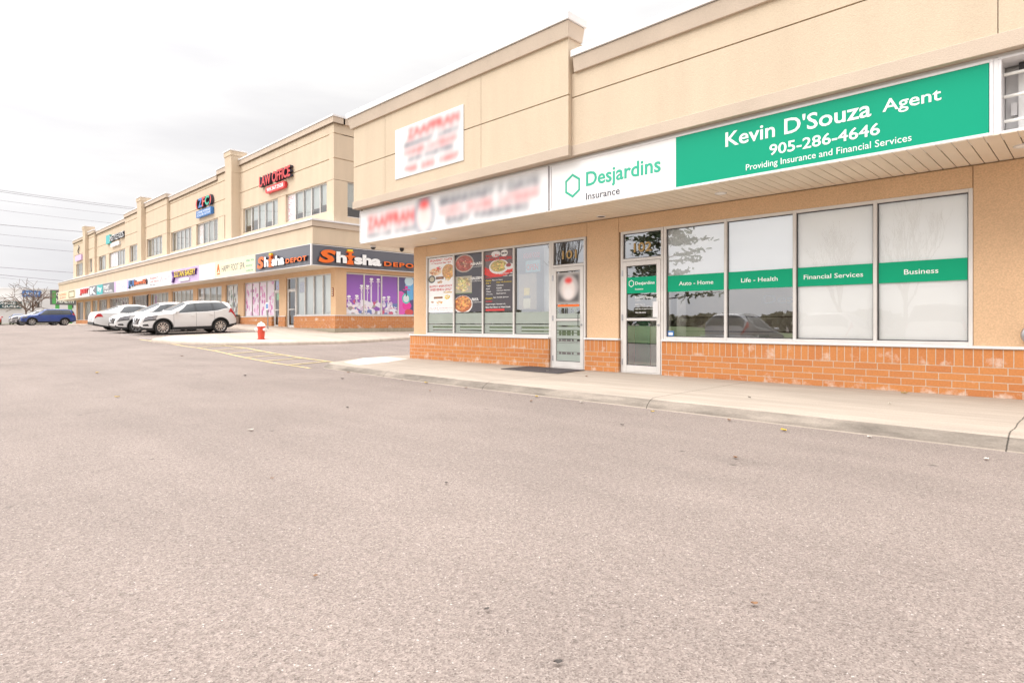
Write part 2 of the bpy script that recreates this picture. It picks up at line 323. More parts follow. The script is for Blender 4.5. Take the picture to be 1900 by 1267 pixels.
def asphalt_mat():
    m = bpy.data.materials.new('asphalt'); t, n, l = tree_of(m); p = n['Principled BSDF']; p.inputs['Roughness'].default_value = 0.85; p.inputs['Specular IOR Level'].default_value = 0.3
    c = n.new('ShaderNodeTexCoord'); O = c.outputs['Object']
    def noise(s, d=4, r=0.6, st=None):
        q = n.new('ShaderNodeTexNoise'); q.inputs['Scale'].default_value = s; q.inputs['Detail'].default_value = d; q.inputs['Roughness'].default_value = r
        if st:
            k = n.new('ShaderNodeMapping'); k.inputs['Scale'].default_value = st; l.new(O, k.inputs[0]); l.new(k.outputs[0], q.inputs['Vector'])
        else: l.new(O, q.inputs['Vector'])
        return q.outputs[0]
    def rng(x, a, b, lo, hi):
        q = n.new('ShaderNodeMapRange'); q.inputs[1].default_value = a; q.inputs[2].default_value = b; q.inputs[3].default_value = lo; q.inputs[4].default_value = hi; l.new(x, q.inputs[0]); return q.outputs[0]
    def mul(a, b):
        q = n.new('ShaderNodeMath'); q.operation = 'MULTIPLY'; l.new(a, q.inputs[0]); l.new(b, q.inputs[1]); return q.outputs[0]
    vo = n.new('ShaderNodeTexVoronoi'); vo.inputs['Scale'].default_value = 165; l.new(O, vo.inputs['Vector'])
    rp = n.new('ShaderNodeValToRGB'); e = rp.color_ramp.elements
    e[0].position = 0.0; e[0].color = (0.10,0.08,0.07,1); e[1].position = 1.0; e[1].color = (0.62,0.56,0.52,1)
    for pos, cc in ((0.30,(0.202,0.162,0.142,1)), (0.62,(0.260,0.214,0.188,1)), (0.90,(0.316,0.265,0.234,1))):
        k = e.new(pos); k.color = cc
    l.new(vo.outputs['Color'], rp.inputs[0])
    g = mul(rng(noise(0.35, 5), 0.3, 0.7, 0.87, 1.08), rng(noise(34, 5, 0.8), 0.3, 0.7, 0.74, 1.24))
    g = mul(g, rng(noise(1.1, 6, 0.7, (0.35,1,1)), 0.3, 0.7, 0.93, 1.05))
    g = mul(g, rng(noise(1.0, 5, 0.6, (0.10,1.7,1)), 0.3, 0.7, 0.95, 1.05))
    g = mul(g, rng(noise(0.75, 6, 0.65), 0.58, 0.74, 1.0, 0.86))
    # dark specks of gum and drips
    sv = n.new('ShaderNodeTexVoronoi'); sv.inputs['Scale'].default_value = 1.6; l.new(O, sv.inputs['Vector'])
    g = mul(g, rng(sv.outputs['Distance'], 0.025, 0.06, 0.5, 1.0))
    sv2 = n.new('ShaderNodeTexVoronoi'); sv2.inputs['Scale'].default_value = 6.5; l.new(O, sv2.inputs['Vector'])
    g = mul(g, rng(sv2.outputs['Distance'], 0.03, 0.07, 0.72, 1.0))
    v = n.new('ShaderNodeVectorMath'); v.operation = 'SCALE'; l.new(rp.outputs[0], v.inputs[0]); l.new(g, v.inputs['Scale']); l.new(v.outputs[0], p.inputs['Base Color'])
    bn = n.new('ShaderNodeBump'); bn.inputs['Strength'].default_value = 0.55; bn.inputs['Distance'].default_value = 0.004; l.new(vo.outputs['Distance'], bn.inputs['Height'])
    b2 = n.new('ShaderNodeBump'); b2.inputs['Strength'].default_value = 0.3; b2.inputs['Distance'].default_value = 0.01; l.new(noise(30, 5), b2.inputs['Height']); l.new(bn.outputs[0], b2.inputs['Normal']); l.new(b2.outputs[0], p.inputs['Normal'])
    return m
ASPH = asphalt_mat()

def concrete_mat(name, col, joints=(), kerb=None, dark=0.62):
    """trowelled concrete: grain, streaks along the kerb, grime and painted-in shade on the kerb face, cracked joints at given x"""
    m = bpy.data.materials.new(name); t, n, l = tree_of(m); p = n['Principled BSDF']; p.inputs['Roughness'].default_value = 0.85; p.inputs['Specular IOR Level'].default_value = 0.25
    c = n.new('ShaderNodeTexCoord'); O = c.outputs['Object']
    def noise(s, d=5, r=0.6, st=None):
        q = n.new('ShaderNodeTexNoise'); q.inputs['Scale'].default_value = s; q.inputs['Detail'].default_value = d; q.inputs['Roughness'].default_value = r
        if st:
            k = n.new('ShaderNodeMapping'); k.inputs['Scale'].default_value = st; l.new(O, k.inputs[0]); l.new(k.outputs[0], q.inputs['Vector'])
        else: l.new(O, q.inputs['Vector'])
        return q.outputs[0]
    def rng(x, a, b, lo, hi, smooth=False):
        q = n.new('ShaderNodeMapRange'); q.inputs[1].default_value = a; q.inputs[2].default_value = b; q.inputs[3].default_value = lo; q.inputs[4].default_value = hi; l.new(x, q.inputs[0]); return q.outputs[0]
    def op(k, a, b):
        q = n.new('ShaderNodeMath'); q.operation = k
        for i, z in enumerate((a, b)):
            if isinstance(z, (int, float)): q.inputs[i].default_value = z
            else: l.new(z, q.inputs[i])
        return q.outputs[0]
    g = op('MULTIPLY', rng(noise(0.8, 6, 0.65, (0.35,1.6,1)), 0.3, 0.7, 0.86, 1.08), rng(noise(55, 4, 0.7), 0.3, 0.7, 0.90, 1.10))
    g = op('MULTIPLY', g, rng(noise(2.2, 6, 0.7, (0.25,3.0,1)), 0.30, 0.72, 1.08, 0.80))
    sp = n.new('ShaderNodeSeparateXYZ'); l.new(O, sp.inputs[0])
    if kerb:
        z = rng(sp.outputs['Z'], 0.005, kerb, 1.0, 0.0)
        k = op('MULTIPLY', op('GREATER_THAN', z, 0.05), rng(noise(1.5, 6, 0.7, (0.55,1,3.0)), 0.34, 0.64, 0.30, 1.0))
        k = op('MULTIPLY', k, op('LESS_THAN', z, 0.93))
        g = op('MULTIPLY', g, rng(k, 0.0, 1.0, 1.0, 1-dark))  # whole kerb face darkened as painted shade, grime blotches on top
    wob = op('MULTIPLY', op('SUBTRACT', noise(1.7, 6, 0.7), 0.5), 0.05)
    for x0 in joints:
        d = op('ABSOLUTE', op('ADD', op('SUBTRACT', sp.outputs['X'], x0), wob), 0.0)
        g = op('MULTIPLY', g, rng(d, 0.003, 0.009, 0.25, 1.0))
    rp = n.new('ShaderNodeRGB'); rp.outputs[0].default_value = (*col, 1)
    v = n.new('ShaderNodeVectorMath'); v.operation = 'SCALE'; l.new(rp.outputs[0], v.inputs[0]); l.new(g, v.inputs['Scale']); l.new(v.outputs[0], p.inputs['Base Color'])
    bn = n.new('ShaderNodeBump'); bn.inputs['Strength'].default_value = 0.35; bn.inputs['Distance'].default_value = 0.006; l.new(noise(70, 4), bn.inputs['Height']); l.new(bn.outputs[0], p.inputs['Normal'])
    return m
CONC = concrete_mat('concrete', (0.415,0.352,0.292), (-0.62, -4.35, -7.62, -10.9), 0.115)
CONC_F = concrete_mat('far_concrete', (0.46,0.385,0.32))
CONC_N = concrete_mat('new_concrete', (0.68,0.62,0.56))
PLINTH = concrete_mat('plinth_concrete', (0.44,0.38,0.29))
YPAINT = mat('yellow_paint', (0.53,0.42,0.20), 0.7, 0.35, 5, fine=0.25, bscale=40)
WPAINT = mat('white_paint', (0.62,0.59,0.58), 0.7, 0.15, 6, fine=0.15, bscale=50)
GRASS = mat('grass', (0.16,0.15,0.03), 0.9, 0.45, 1.3, tint=(0.6,1.0,0.5), fine=0.3, bscale=30)
LAWN = mat('lawn', (0.13,0.17,0.06), 0.9, 0.3, 1.3, fine=0.25, bscale=30)
PALEBARK = mat('pale_bark', (0.17,0.12,0.095), 0.9, 0.25, 6)
MATR = mat('mat_rubber', (0.11,0.10,0.105), 0.6, 0.1)
BARK = mat('bark', (0.13,0.085,0.06), 0.9, 0.25, 6)
NEEDLE = mat('pine_needle', (0.06,0.10,0.05), 0.7, 0.4, 3)
LEAF = mat('hedge_leaf', (0.15,0.14,0.08), 0.7, 0.4, 2)

# ------------------------------------------------------------------ terrain
XS = [-400,-120,-72,-55,-40,-32.6,-26,-20,-14,0,400]; ZS = [1.0,1.0,.92,.88,.80,.585,.27,.09,0,0,0]
def H(x, y):
    z = np.interp(x, XS, ZS); k = np.clip((-x-20)/10, 0, 1)*np.clip(1-(-x-45)/20, 0, 1)
    z = z + k*.025*(np.clip(y, 4, 17)-10.5)
    return float(z - 0.30*np.clip((-y-1.0)/5.0, 0, 1)*np.clip((x+40)/15, 0, 1))      # falls away a little towards the street
gx = sorted(set([-400,-300,-220,-170,-150,-135,-120,-110,-100] + list(np.arange(-90, 12.1, 1.0)) + [14,16,20,26,35,50,80,130,200,300]))
gy = sorted(set([-300,-200,-140,-100,-80,-70,-60,-50,-45,-40,-36,-32,-28,-24,-20] + list(np.arange(-18, 32.1, 1.0)) + [34,38,44,50,60,75,95,120,160,220,300]))
mb = MB(); V = [(x, y, H(x, y)) for y in gy for x in gx]; nx = len(gx)
mb.add(V, [(j*nx+i, j*nx+i+1, (j+1)*nx+i+1, (j+1)*nx+i) for j in range(len(gy)-1) for i in range(nx-1)])
struct(mb.build('parking_lot', ASPH, smooth=60))

def densify(P, step=0.5):
    o = []
    for i, p in enumerate(P):
        q = P[(i+1) % len(P)]; d = math.dist(p, q); k = max(1, int(d/step))
        o += [(p[0]+(q[0]-p[0])*j/k, p[1]+(q[1]-p[1])*j/k) for j in range(k)]
    return o
def rounded(P, rad):
    """rad: radius per corner"""
    o = []
    for i, p in enumerate(P):
        r = rad[i] if isinstance(rad, (list, tuple)) else rad
        if r <= 0: o.append(p); continue
        a = Vector(P[i-1]); b = Vector(p); c = Vector(P[(i+1) % len(P)])
        u = (a-b).normalized(); v = (c-b).normalized(); s0 = b+u*r; s1 = b+v*r
        for k in range(9):
            t = k/8; q = s0*(1-t)**2 + b*2*t*(1-t) + s1*t*t; o.append((q.x, q.y))
    return o
def slab(name, P, mt, prof, step=0.5, base=None):
    """kerbed slab: P counter-clockwise outline, prof = [(inset, height)...] from the foot of the kerb to the top"""
    P = densify(P, step); n = len(P); nrm = []
    for i in range(n):
        a, b = Vector(P[i-1]), Vector(P[(i+1) % n]); t = (b-a).normalized(); nrm.append(Vector((-t.y, t.x)))
    bm = bmesh.new(); rings = []
    for ins, hgt in prof:
        ring = []
        for p, q in zip(P, nrm):
            x, y = p[0]+q.x*ins, p[1]+q.y*ins; ring.append(bm.verts.new((x, y, (H(*p) if base is None else base)+hgt)))
        rings.append(ring)
    for r0, r1 in zip(rings, rings[1:]):
        for i in range(n): bm.faces.new((r0[i], r0[(i+1) % n], r1[(i+1) % n], r1[i]))
    ed = []
    for i in range(n):
        e = bm.edges.get((rings[-1][i], rings[-1][(i+1) % n])); ed.append(e)
    bmesh.ops.triangle_fill(bm, use_beauty=True, edges=ed)
    bmesh.ops.recalc_face_normals(bm, faces=bm.faces)
    if sum(f.normal.z*f.calc_area() for f in bm.faces) < 0: bmesh.ops.reverse_faces(bm, faces=bm.faces)
    me = bpy.data.meshes.new(name); bm.to_mesh(me); bm.free(); me.materials.append(mt)
    me.polygons.foreach_set('use_smooth', [True]*len(me.polygons)); me.set_sharp_from_angle(angle=R(50))
    o = bpy.data.objects.new(name, me); COL.objects.link(o); return o
KERB = [(0,-0.1),(0.0,0.0),(0.03,0.045),(0.10,0.095),(0.17,0.122),(0.26,0.13)]
near_out = rounded([(-14.35,7.55),(-12.2,7.33),(-9.9,7.1),(-7.6,7.02),(-4.4,6.97),(-0.8,6.84),(30,6.8),(30,16),(-14.9,16),(-15.9,40),(-16.4,40),(-16.0,10.6),(-15.5,9.3)],
                   [0.55,0.8,0.8,0.8,0.8,0.8,0,0,0,0,0,0.6,0.6])
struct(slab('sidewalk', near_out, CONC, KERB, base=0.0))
patch = [(-13.95,8.05),(-12.75,7.75),(-13.2,8.9),(-14.0,10.1),(-15.35,10.25),(-15.2,9.35)]
struct(slab('sidewalk', patch, CONC_N, [(0,0.12),(0.0,0.134)], base=0.0))
FK = [(0,-0.1),(0.0,0.0),(0.02,0.10),(0.06,0.13),(0.14,0.145)]
island = rounded([(-28.9,7.4),(-26.7,7.95),(-25.3,8.9),(-24.5,10.4),(-23.7,13.9),(-24.9,18),(-25.6,24),(-26.2,44),(-28.4,44),(-28.4,15.8),(-36.2,16.3),(-36.2,13.9),(-30.6,13.9),(-30.6,11.2),(-30.4,8.6)],
                 [0.6,0.7,0.7,0.8,1.5,0.8,0.8,0,0,0,0,0,0.8,0.8,0.5])
struct(slab('sidewalk', island, CONC_F, FK))
struct(slab('sidewalk', [(-120,13.9),(-36.22,13.9),(-36.22,17),(-120,17)], CONC_F, FK, step=1.0))
pale = rounded([(-28.6,7.75),(-26.9,8.15),(-25.6,9.1),(-24.95,10.4),(-24.7,12.2),(-26.4,12.3),(-28.3,11.2),(-29.7,10.9),(-29.9,8.9)], 0.5)
struct(slab('sidewalk', pale, CONC_N, [(0,0.13),(0,0.151)]))

def stripe(mb, a, b, wd, lift=0.006):
    a, b = Vector(a), Vector(b); d = (b-a); k = max(1, int(d.length/0.7)); u = d.normalized(); s = Vector((-u.y, u.x))*wd/2
    for i in range(k):
        p, q = a+d*i/k, a+d*(i+1)/k; c = [p-s, q-s, q+s, p+s]; mb.quad(*[(z.x, z.y, H(z.x, z.y)+lift) for z in c])
hm = MB(); lo = [(-30.6,7.55),(-26.7,7.9),(-24.6,7.98),(-22.0,7.86),(-18.9,7.5),(-16.5,7.27),(-14.2,7.25)]; up = [(-25.5,9.15),(-23.4,9.32),(-21.3,9.12),(-19.4,8.95),(-17.7,8.77),(-16.0,8.68),(-14.95,8.68)]
for a, b in zip(lo, lo[1:]): stripe(hm, a, b, 0.095)
for a, b in zip(up, up[1:]): stripe(hm, a, b, 0.11, 0.009)
for k, xa in enumerate((-24.6,-22.8,-20.9,-18.9,-17.1,-15.4)):
    xb = xa + 0.2 - 0.75; ya = np.interp(xa, [p[0] for p in lo], [p[1] for p in lo]); yb = np.interp(xb, [p[0] for p in up], [p[1] for p in up]); stripe(hm, (xa, ya), (xb, yb), 0.11, 0.012)
struct(hm.build('road_marking', YPAINT))
lm = MB()
for x in [-31.35-2.72*k for k in range(15)]: stripe(lm, (x, 7.6), (x, 13.6), 0.11)
struct(lm.build('road_marking', WPAINT))
gm = MB()
def sheet(mb, x0, x1, y0, y1, lift, nx=12, ny=6):
    xs = np.linspace(x0, x1, nx+1); ys = np.linspace(y0, y1, ny+1); v = [(x, y, H(x, y)+lift) for y in ys for x in xs]
    mb.add(v, [(j*(nx+1)+i, j*(nx+1)+i+1, (j+1)*(nx+1)+i+1, (j+1)*(nx+1)+i) for j in range(ny) for i in range(nx)])
sheet(gm, -97, -83, -30, 8.3, 0.30); sheet(gm, -118, -97.02, -30, 60, 0.12)
struct(gm.build('grass', GRASS), 'stuff')
gm = MB(); sheet(gm, -60, 40, -52, -13, 0.06, 30, 12); struct(gm.build('lawn', LAWN), 'stuff')

# ------------------------------------------------------------------ near building: units 101 and 102
F = 10.4
NB = thing('strip_mall', 'near one-storey tan stucco building with brick base, wide sign fascia and stepped parapet', 'building', (-7, 11, 0.13))
def panels(mb, x0, x1, y, dep, zcuts, xcuts=(), z0=None, z1=None, gap=0.022, vgap=0.010, axis='y', m=0):
    """stucco panels parted by sunk reveals; backed by a recessed body"""
    zs = [z0] + list(zcuts) + [z1]; xs = [x0] + sorted(xcuts) + [x1]
    for i in range(len(zs)-1):
        a = zs[i] + (gap/2 if i else 0); b = zs[i+1] - (gap/2 if i < len(zs)-2 else 0)
        for j in range(len(xs)-1):
            c = xs[j] + (vgap/2 if j else 0); d = xs[j+1] - (vgap/2 if j < len(xs)-2 else 0)
            if axis == 'y': mb.box(c, d, y, y+0.05, a, b, m)
            else: mb.box(y-0.05, y, c, d, a, b, m)
    if axis == 'y': mb.box(x0+0.003, x1-0.003, y+0.05, y+dep, z0+0.003, z1-0.003, m)
    else: mb.box(y-dep, y-0.05, x0+0.003, x1-0.003, z0+0.003, z1-0.003, m)
# upper walls
mb = MB()
panels(mb, -14.72, -7.15, 8.78, 1.0, (5.40,), (-13.2,-9.56), 4.46, 6.46)
mb.build('upper_wall', STUC, NB)
mb = MB(); panels(mb, -7.148, 26, 8.88, 1.0, (5.36,), (-0.88,), 4.46, 5.80); mb.build('upper_wall', STUC, NB)
mb = MB(); mb.box(-14.72, -14.42, 9.785, 22, 3.34, 6.2); mb.box(-14.42, 26, 9.9, 22, 5.2, 5.4); mb.build('roof', STUC, NB)
# lower band
mb = MB(); mb.box(-14.75, -7.13, 8.755, 9.4, 4.26, 4.457); mb.box(-7.127, 26, 8.855, 9.4, 4.26, 4.457); mb.build('fascia_band', BAND, NB, bevel=0.006)
# cornice: moulded band and metal coping
def cornice(x0, x1, y, zb, zt, zc, le, re, ret):
    b = MB(); pr = 0.085
    X0, X1 = x0-le, x1+re
    v = [(x0-le*0.45,y-pr*0.6,zb),(X1-re*0.35,y-pr*0.6,zb),(X1-re*0.35,y+ret-0.05,zb),(x0-le*0.45,y+ret-0.05,zb),(X0,y-pr,zt),(X1,y-pr,zt),(X1,y+ret,zt),(X0,y+ret,zt)]
    b.add(v, [(0,1,5,4),(1,2,6,5),(2,3,7,6),(3,0,4,7),(4,5,6,7),(3,2,1,0)]); b.build('cornice', BAND, NB, bevel=0.008)
    c = MB(); c.box(X0-0.03, X1+(0.03 if re else -0.002), y-pr-0.03, y+ret+0.03, zt+0.008, zc); c.build('coping', METAL_W, NB, bevel=0.008)
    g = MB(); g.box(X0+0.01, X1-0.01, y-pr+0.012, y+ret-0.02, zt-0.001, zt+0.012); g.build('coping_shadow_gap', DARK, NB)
cornice(-14.72, -7.15, 8.78, 6.46, 6.75, 6.90, 0.20, 0.06, 0.42)
cornice(-7.06, 26, 8.88, 5.80, 6.07, 6.20, 0.0, 0.06, 0.42)
# lower front wall with two openings
mb = MB()
panels(mb, -14.17, -13.595, F, 0.3, (), (), 0.79, 3.30)
mb.box(-13.587, -7.962, F, F+0.3, 3.0, 3.30); mb.box(-7.953, -7.143, F, F+0.3, 0.13, 3.30); mb.box(-7.134, -1.305, F, F+0.3, 3.0, 3.30)
mb.box(-1.296, 26, F, F+0.3, 0.79, 3.30); mb.box(-14.17, 26, F+0.05, F+0.28, 3.24, 3.5)
mb.box(-14.17, -13.9, F+0.3, 22, 0.13, 3.34); mb.box(25.7, 26, F+0.3, 22, 0.13, 5.4)
mb.build('lower_wall', STUCL, NB)
# brick base
YB = 10.325
mb = MB(); cp = MB(); kb = MB()
for x0, x1, lc in ((-14.26,-8.985,1), (-7.965,-7.095,0), (-6.095,26,0)):
    for b_, zA, zB, mi in ((mb, 0.13, 0.54, 1), (mb, 0.54, 0.785, 0)):
        v = [(x0,YB,zA),(x1,YB,zA),(x1,YB,zB),(x0,YB,zB)]; b_.add(v, [(0,1,2,3)], mi, [[(x0,zA-0.13),(x1,zA-0.13),(x1,zB-0.13),(x0,zB-0.13)] if mi else [(x0,0),(x1,0),(x1,0.26),(x0,0.26)]])
        for xx, yy in ((x0, F+0.3), (x1, F+0.3)):
            a = [(xx,yy,zA),(xx,YB,zA),(xx,YB,zB),(xx,yy,zB)] if xx == x0 else [(xx,YB,zA),(xx,yy,zA),(xx,yy,zB),(xx,YB,zB)]
            b_.add(a, [(0,1,2,3)], mi, [[(0,zA-0.13),(0.37,zA-0.13),(0.37,zB-0.13),(0,zB-0.13)] if mi else [(0,0),(.37,0),(.37,.26),(0,.26)]])
    mb.add([(x0,YB,.785),(x1,YB,.785),(x1,F+.3,.785),(x0,F+.3,.785)], [(0,1,2,3)], 1, [[(x0,0),(x1,0),(x1,.3),(x0,.3)]])
    cp.box(x0-0.012, x1+0.006, YB-0.028, F+0.008, 0.787, 0.822)
mb.build('brick_base', [BRICK_S, BRICK_R], NB); cp.build('sill_cap', METAL_W, NB, bevel=0.004)
# soffit: ribbed metal strips running out from the wall
mb = MB(); x = -14.66
while x < 20:
    mb.box(x+0.006, x+0.149, 8.955, F+0.02, 3.318, 3.332); x += 0.155
mb.box(-14.70, -14.655, 8.95, 11.5, 3.312, 3.36); mb.box(-14.66, -14.17, F+0.025, 11.5, 3.318, 3.34)
mb.build('soffit', SOFF, NB)
mb = MB(); mb.box(-14.65, 20, 8.97, F+0.02, 3.336, 3.345); mb.build('soffit_gap_shade', GROOVE, NB)  # dark sheet behind the strips paints shade into their gaps
mb = MB(); mb.box(-14.69, 26, 9.45, 9.6, 3.34, 4.26); mb.box(-14.69, -14.66, 8.97, 9.45, 3.36, 4.262); mb.box(-14.6, 26, 8.99, 9.4, 4.225, 4.262); mb.build('fascia_backing', METAL_W, NB)
# interiors
def room(x0, x1, y1):
    r = MB(); r.box(x0-0.1, x0, F+0.31, y1, 0.14, 3.2); r.box(x1, x1+0.1, F+0.31, y1, 0.14, 3.2); r.box(x0, x1, y1, y1+0.1, 0.14, 3.2); r.build('interior_wall', ROOMW, NB)
    f = MB(); f.box(x0, x1, F+0.31, y1, 0.10, 0.142); f.build('interior_floor', ROOMF, NB)
    f = MB(); f.box(x0, x1, F+0.31, y1, 3.16, 3.2); f.build('interior_ceiling', ROOMC, NB)
room(-13.8, -7.6, 15.5); room(-7.35, -0.7, 16.5)
# window walls
def frame_grid(mb, xs, z0, z1, y=F, wd=0.05, dep=0.09, proud=0.012):
    for x in xs: mb.box(x-wd/2, x+wd/2, y-proud, y+dep, z0, z1)
    for a, b in zip(xs, xs[1:]):
        mb.box(a+wd/2, b-wd/2, y-proud+0.002, y+dep, z1-wd, z1); mb.box(a+wd/2, b-wd/2, y-proud+0.002, y+dep, z0, z0+wd)
def gasket(mb, a, b, z0, z1, y=F):
    t = 0.014
    mb.box(a, b, y+0.03, y+0.05, z0, z0+t); mb.box(a, b, y+0.03, y+0.05, z1-t, z1); mb.box(a, a+t, y+0.03, y+0.05, z0+t, z1-t); mb.box(b-t, b, y+0.03, y+0.05, z0+t, z1-t)
def window_wall(xs, z0, z1):
    fm = MB(); frame_grid(fm, xs, z0, z1); fr = fm.build('window', FRAME, NB, bevel=0.004)
    gk = MB()
    for a, b in zip(xs, xs[1:]): gasket(gk, a+0.026, b-0.026, z0+0.051, z1-0.051)
    gk.build('gasket', FRAME_D, fr)
    for a, b in zip(xs, xs[1:]):
        p = MB(); p.quad((a+0.02,F+0.04,z0+0.04),(b-0.02,F+0.04,z0+0.04),(b-0.02,F+0.04,z1-0.04),(a+0.02,F+0.04,z1-0.04)); p.build('pane', PANE_S if a > -3.8 else PANE_W if a > -6.5 else PANE, fr)
    return fr
W1 = [-13.565,-12.40,-11.26,-10.16,-9.005]; W2 = [-6.07,-4.852,-3.665,-2.49,-1.325]
win1 = window_wall(W1, 0.822, 2.998); win2 = window_wall(W2, 0.822, 2.998)
for i, (a, b, zb) in enumerate(((W2[0],W2[1],2.02),(W2[1],W2[2],1.88),(W2[2],W2[3],0.85),(W2[3],W2[4],0.85))):  # added half-length sheets in the first two panes stand in for sky reflection
    s = MB(); s.box(a+0.03, b-0.03, F+0.06, F+0.065, zb, 2.97); s.build('roller_shade_or_glare', SHADE, win2)
s = MB()
for k in range(22): s.box(-5.93+0.0085*k, -5.928+0.0085*k, F+0.2+0.012*(k % 2), F+0.222+0.012*(k % 2), 0.86, 2.0)
s.build('curtain', CURT, win2)
# frosted bands with blank gaps on the lower glass of unit 101, and the film bands of its door
def bands(mb, x0, x1, y, rows, cuts):
    for z0, z1 in rows:
        for c0, c1 in cuts: mb.box(x0+(x1-x0)*c0, x0+(x1-x0)*c1, y, y+0.002, z0, z1)
for i in range(4):
    s = MB(); a, b = W1[i]+0.03, W1[i+1]-0.03; bands(s, a, b, F+0.034, [(0.875,0.93),(0.965,1.01),(1.055,1.10),(1.125,1.40)], [(0,0.99)]); bands(s, a, b, F+0.034, [(0.925,0.97),(1.005,1.06)], [(0,0.18)])
    s.build('frosted_film', FROST, win1)
def door(x0, x1, lab):
    f = MB(); z1 = 2.998
    for x in (x0+0.025, x1-0.025): f.box(x-0.025, x+0.025, F-0.012, F+0.10, 0.13, z1)
    f.box(x0+0.05, x1-0.05, F-0.01, F+0.10, z1-0.05, z1); f.box(x0+0.05, x1-0.05, F-0.01, F+0.10, 2.385, 2.44); f.box(x0+0.05, x1-0.05, F-0.03, F+0.12, 0.132, 0.15)
    d = f.build('door_frame', FRAME, NB, bevel=0.004)
    p = MB(); p.quad((x0+.05,F+.04,2.44),(x1-.05,F+.04,2.44),(x1-.05,F+.04,z1-.05),(x0+.05,F+.04,z1-.05)); p.build('transom_pane', PANE, d)
    g = MB(); gasket(g, x0+.05, x1-.05, 2.44, z1-.05); g.build('gasket', FRAME_D, d)
    letters(lab, (x0+x1)/2-0.20, (x0+x1)/2+0.21, 2.56, 2.75, F+0.034, BRASS, d, depth=0.01, bold=0.012, name='unit_number')
    l = MB(); a, b = x0+0.056, x1-0.056
    l.box(a, a+0.085, F-0.02, F+0.03, 0.155, 2.378); l.box(b-0.085, b, F-0.02, F+0.03, 0.155, 2.378)
    l.box(a+0.085, b-0.085, F-0.018, F+0.03, 2.29, 2.378); l.box(a+0.085, b-0.085, F-0.018, F+0.03, 0.155, 0.285); l.box(a+0.085, b-0.085, F-0.016, F+0.03, 1.185, 1.235)
    lf = l.build('door', FRAME, NB, bevel=0.004)
    p = MB()
    for zA, zB in ((0.285,1.185),(1.235,2.29)): p.quad((a+.08,F+.01,zA),(b-.08,F+.01,zA),(b-.08,F+.01,zB),(a+.08,F+.01,zB))
    p.build('pane', PANE, lf)
    g = MB(); gasket(g, a+.085, b-.085, .285, 1.185, F-.022); gasket(g, a+.085, b-.085, 1.235, 2.29, F-.022); g.build('gasket', FRAME_D, lf)
    for zz in (0.35, 1.25, 2.15):
        h = MB(); h.box(x0+0.035, x0+0.065, F-0.03, F-0.02, zz-0.06, zz+0.06); h.build('hinge', STEEL, lf)
    h = MB(); h.lathe([(0.0,-0.012),(0.022,-0.012),(0.022,0.0)], (b-0.04, F-0.02, 1.10), 'Y', 16); h.build('lock', STEEL, lf)
    return lf, a, b
d1, a1, b1 = door(-8.955, -7.99, '101'); d2, a2, b2 = door(-7.085, -6.105, '102')
m_ = MB(); m_.box(-9.0, -8.958, F-0.01, F+0.1, 0.13, 2.998); m_.build('mullion', FRAME, NB)
s = MB(); rng = np.random.default_rng(3)
for z0, z1, brk in ((0.30,0.44,0),(0.445,0.49,1),(0.50,0.69,0),(0.70,0.725,0),(0.74,0.775,1),(0.79,0.86,0),(0.862,0.905,1),(0.925,0.965,1),(0.985,1.05,0),(1.053,1.07,1),(1.085,1.18,0),(1.245,1.35,0),(1.36,1.40,1),(1.42,1.46,1),(1.47,1.52,0)):
    cuts = [(0.0,0.99)] if not brk else [(0.0,0.10),(0.20,0.23),(0.40,0.43),(0.60,0.64),(0.72,0.86)]
    bands(s, a1+0.088, b1-0.088, F+0.005, [(z0,z1)], cuts)
s.build('frosted_film', FROST, d1)
h = MB(); h.tube([(b1-0.1,F-0.02,1.05),(b1-0.1,F-0.07,1.07),(b1-0.1,F-0.07,1.33),(b1-0.1,F-0.02,1.35)], 0.009, 8); h.build('handle', DARK, d1, smooth=40)
h = MB(); h.box(b2-0.16, b2-0.045, F-0.03, F-0.022, 1.25, 1.56); h.build('push_plate', METAL_W, d2)
h = MB(); h.box(a2+0.09, b2-0.09, F+0.035, F+0.06, 1.19, 1.23); h.build('push_bar', STEEL, d2)
# green film bands: one thing per pane
for (x0, x1, txt, u0, u1, lab) in ((W2[0]+.03,W2[1]-.03,'Auto - Home',-5.79,-5.10,'green film band reading Auto - Home on the first window right of the door'),
        (W2[1]+.03,W2[2]-.03,'Life - Health',-4.58,-3.95,'green film band reading Life - Health on the second window'),
        (W2[2]+.03,W2[3]-.03,'Financial Services',-3.53,-2.66,'green film band reading Financial Services on the shaded third window'),
        (W2[3]+.03,W2[4]-.03,'Business',-2.12,-1.70,'green film band reading Business on the shaded fourth window')):
    t = thing('window_decal', lab, 'decal', ((x0+x1)/2, F, 1.74), 'green film bands on the unit 102 windows')
    b = MB(); b.box(x0, x1, F+0.032, F+0.037, 1.735, 2.045); b.build('film', GREEN_B, t)
    letters(txt, u0, u1, 1.85 if 'y' not in txt else 1.85, 1.925, F+0.032, LWHITE, t, depth=0.002, bold=0.006)
t = thing('door_decal', 'green film band with hexagon logo and white hours lettering on the right-hand door 102', 'decal', (-6.6, F, 1.74))
b = MB(); b.box(a2+.088, b2-.088, F+0.002, F+0.007, 1.735, 2.06); b.build('film', GREEN_B, t)
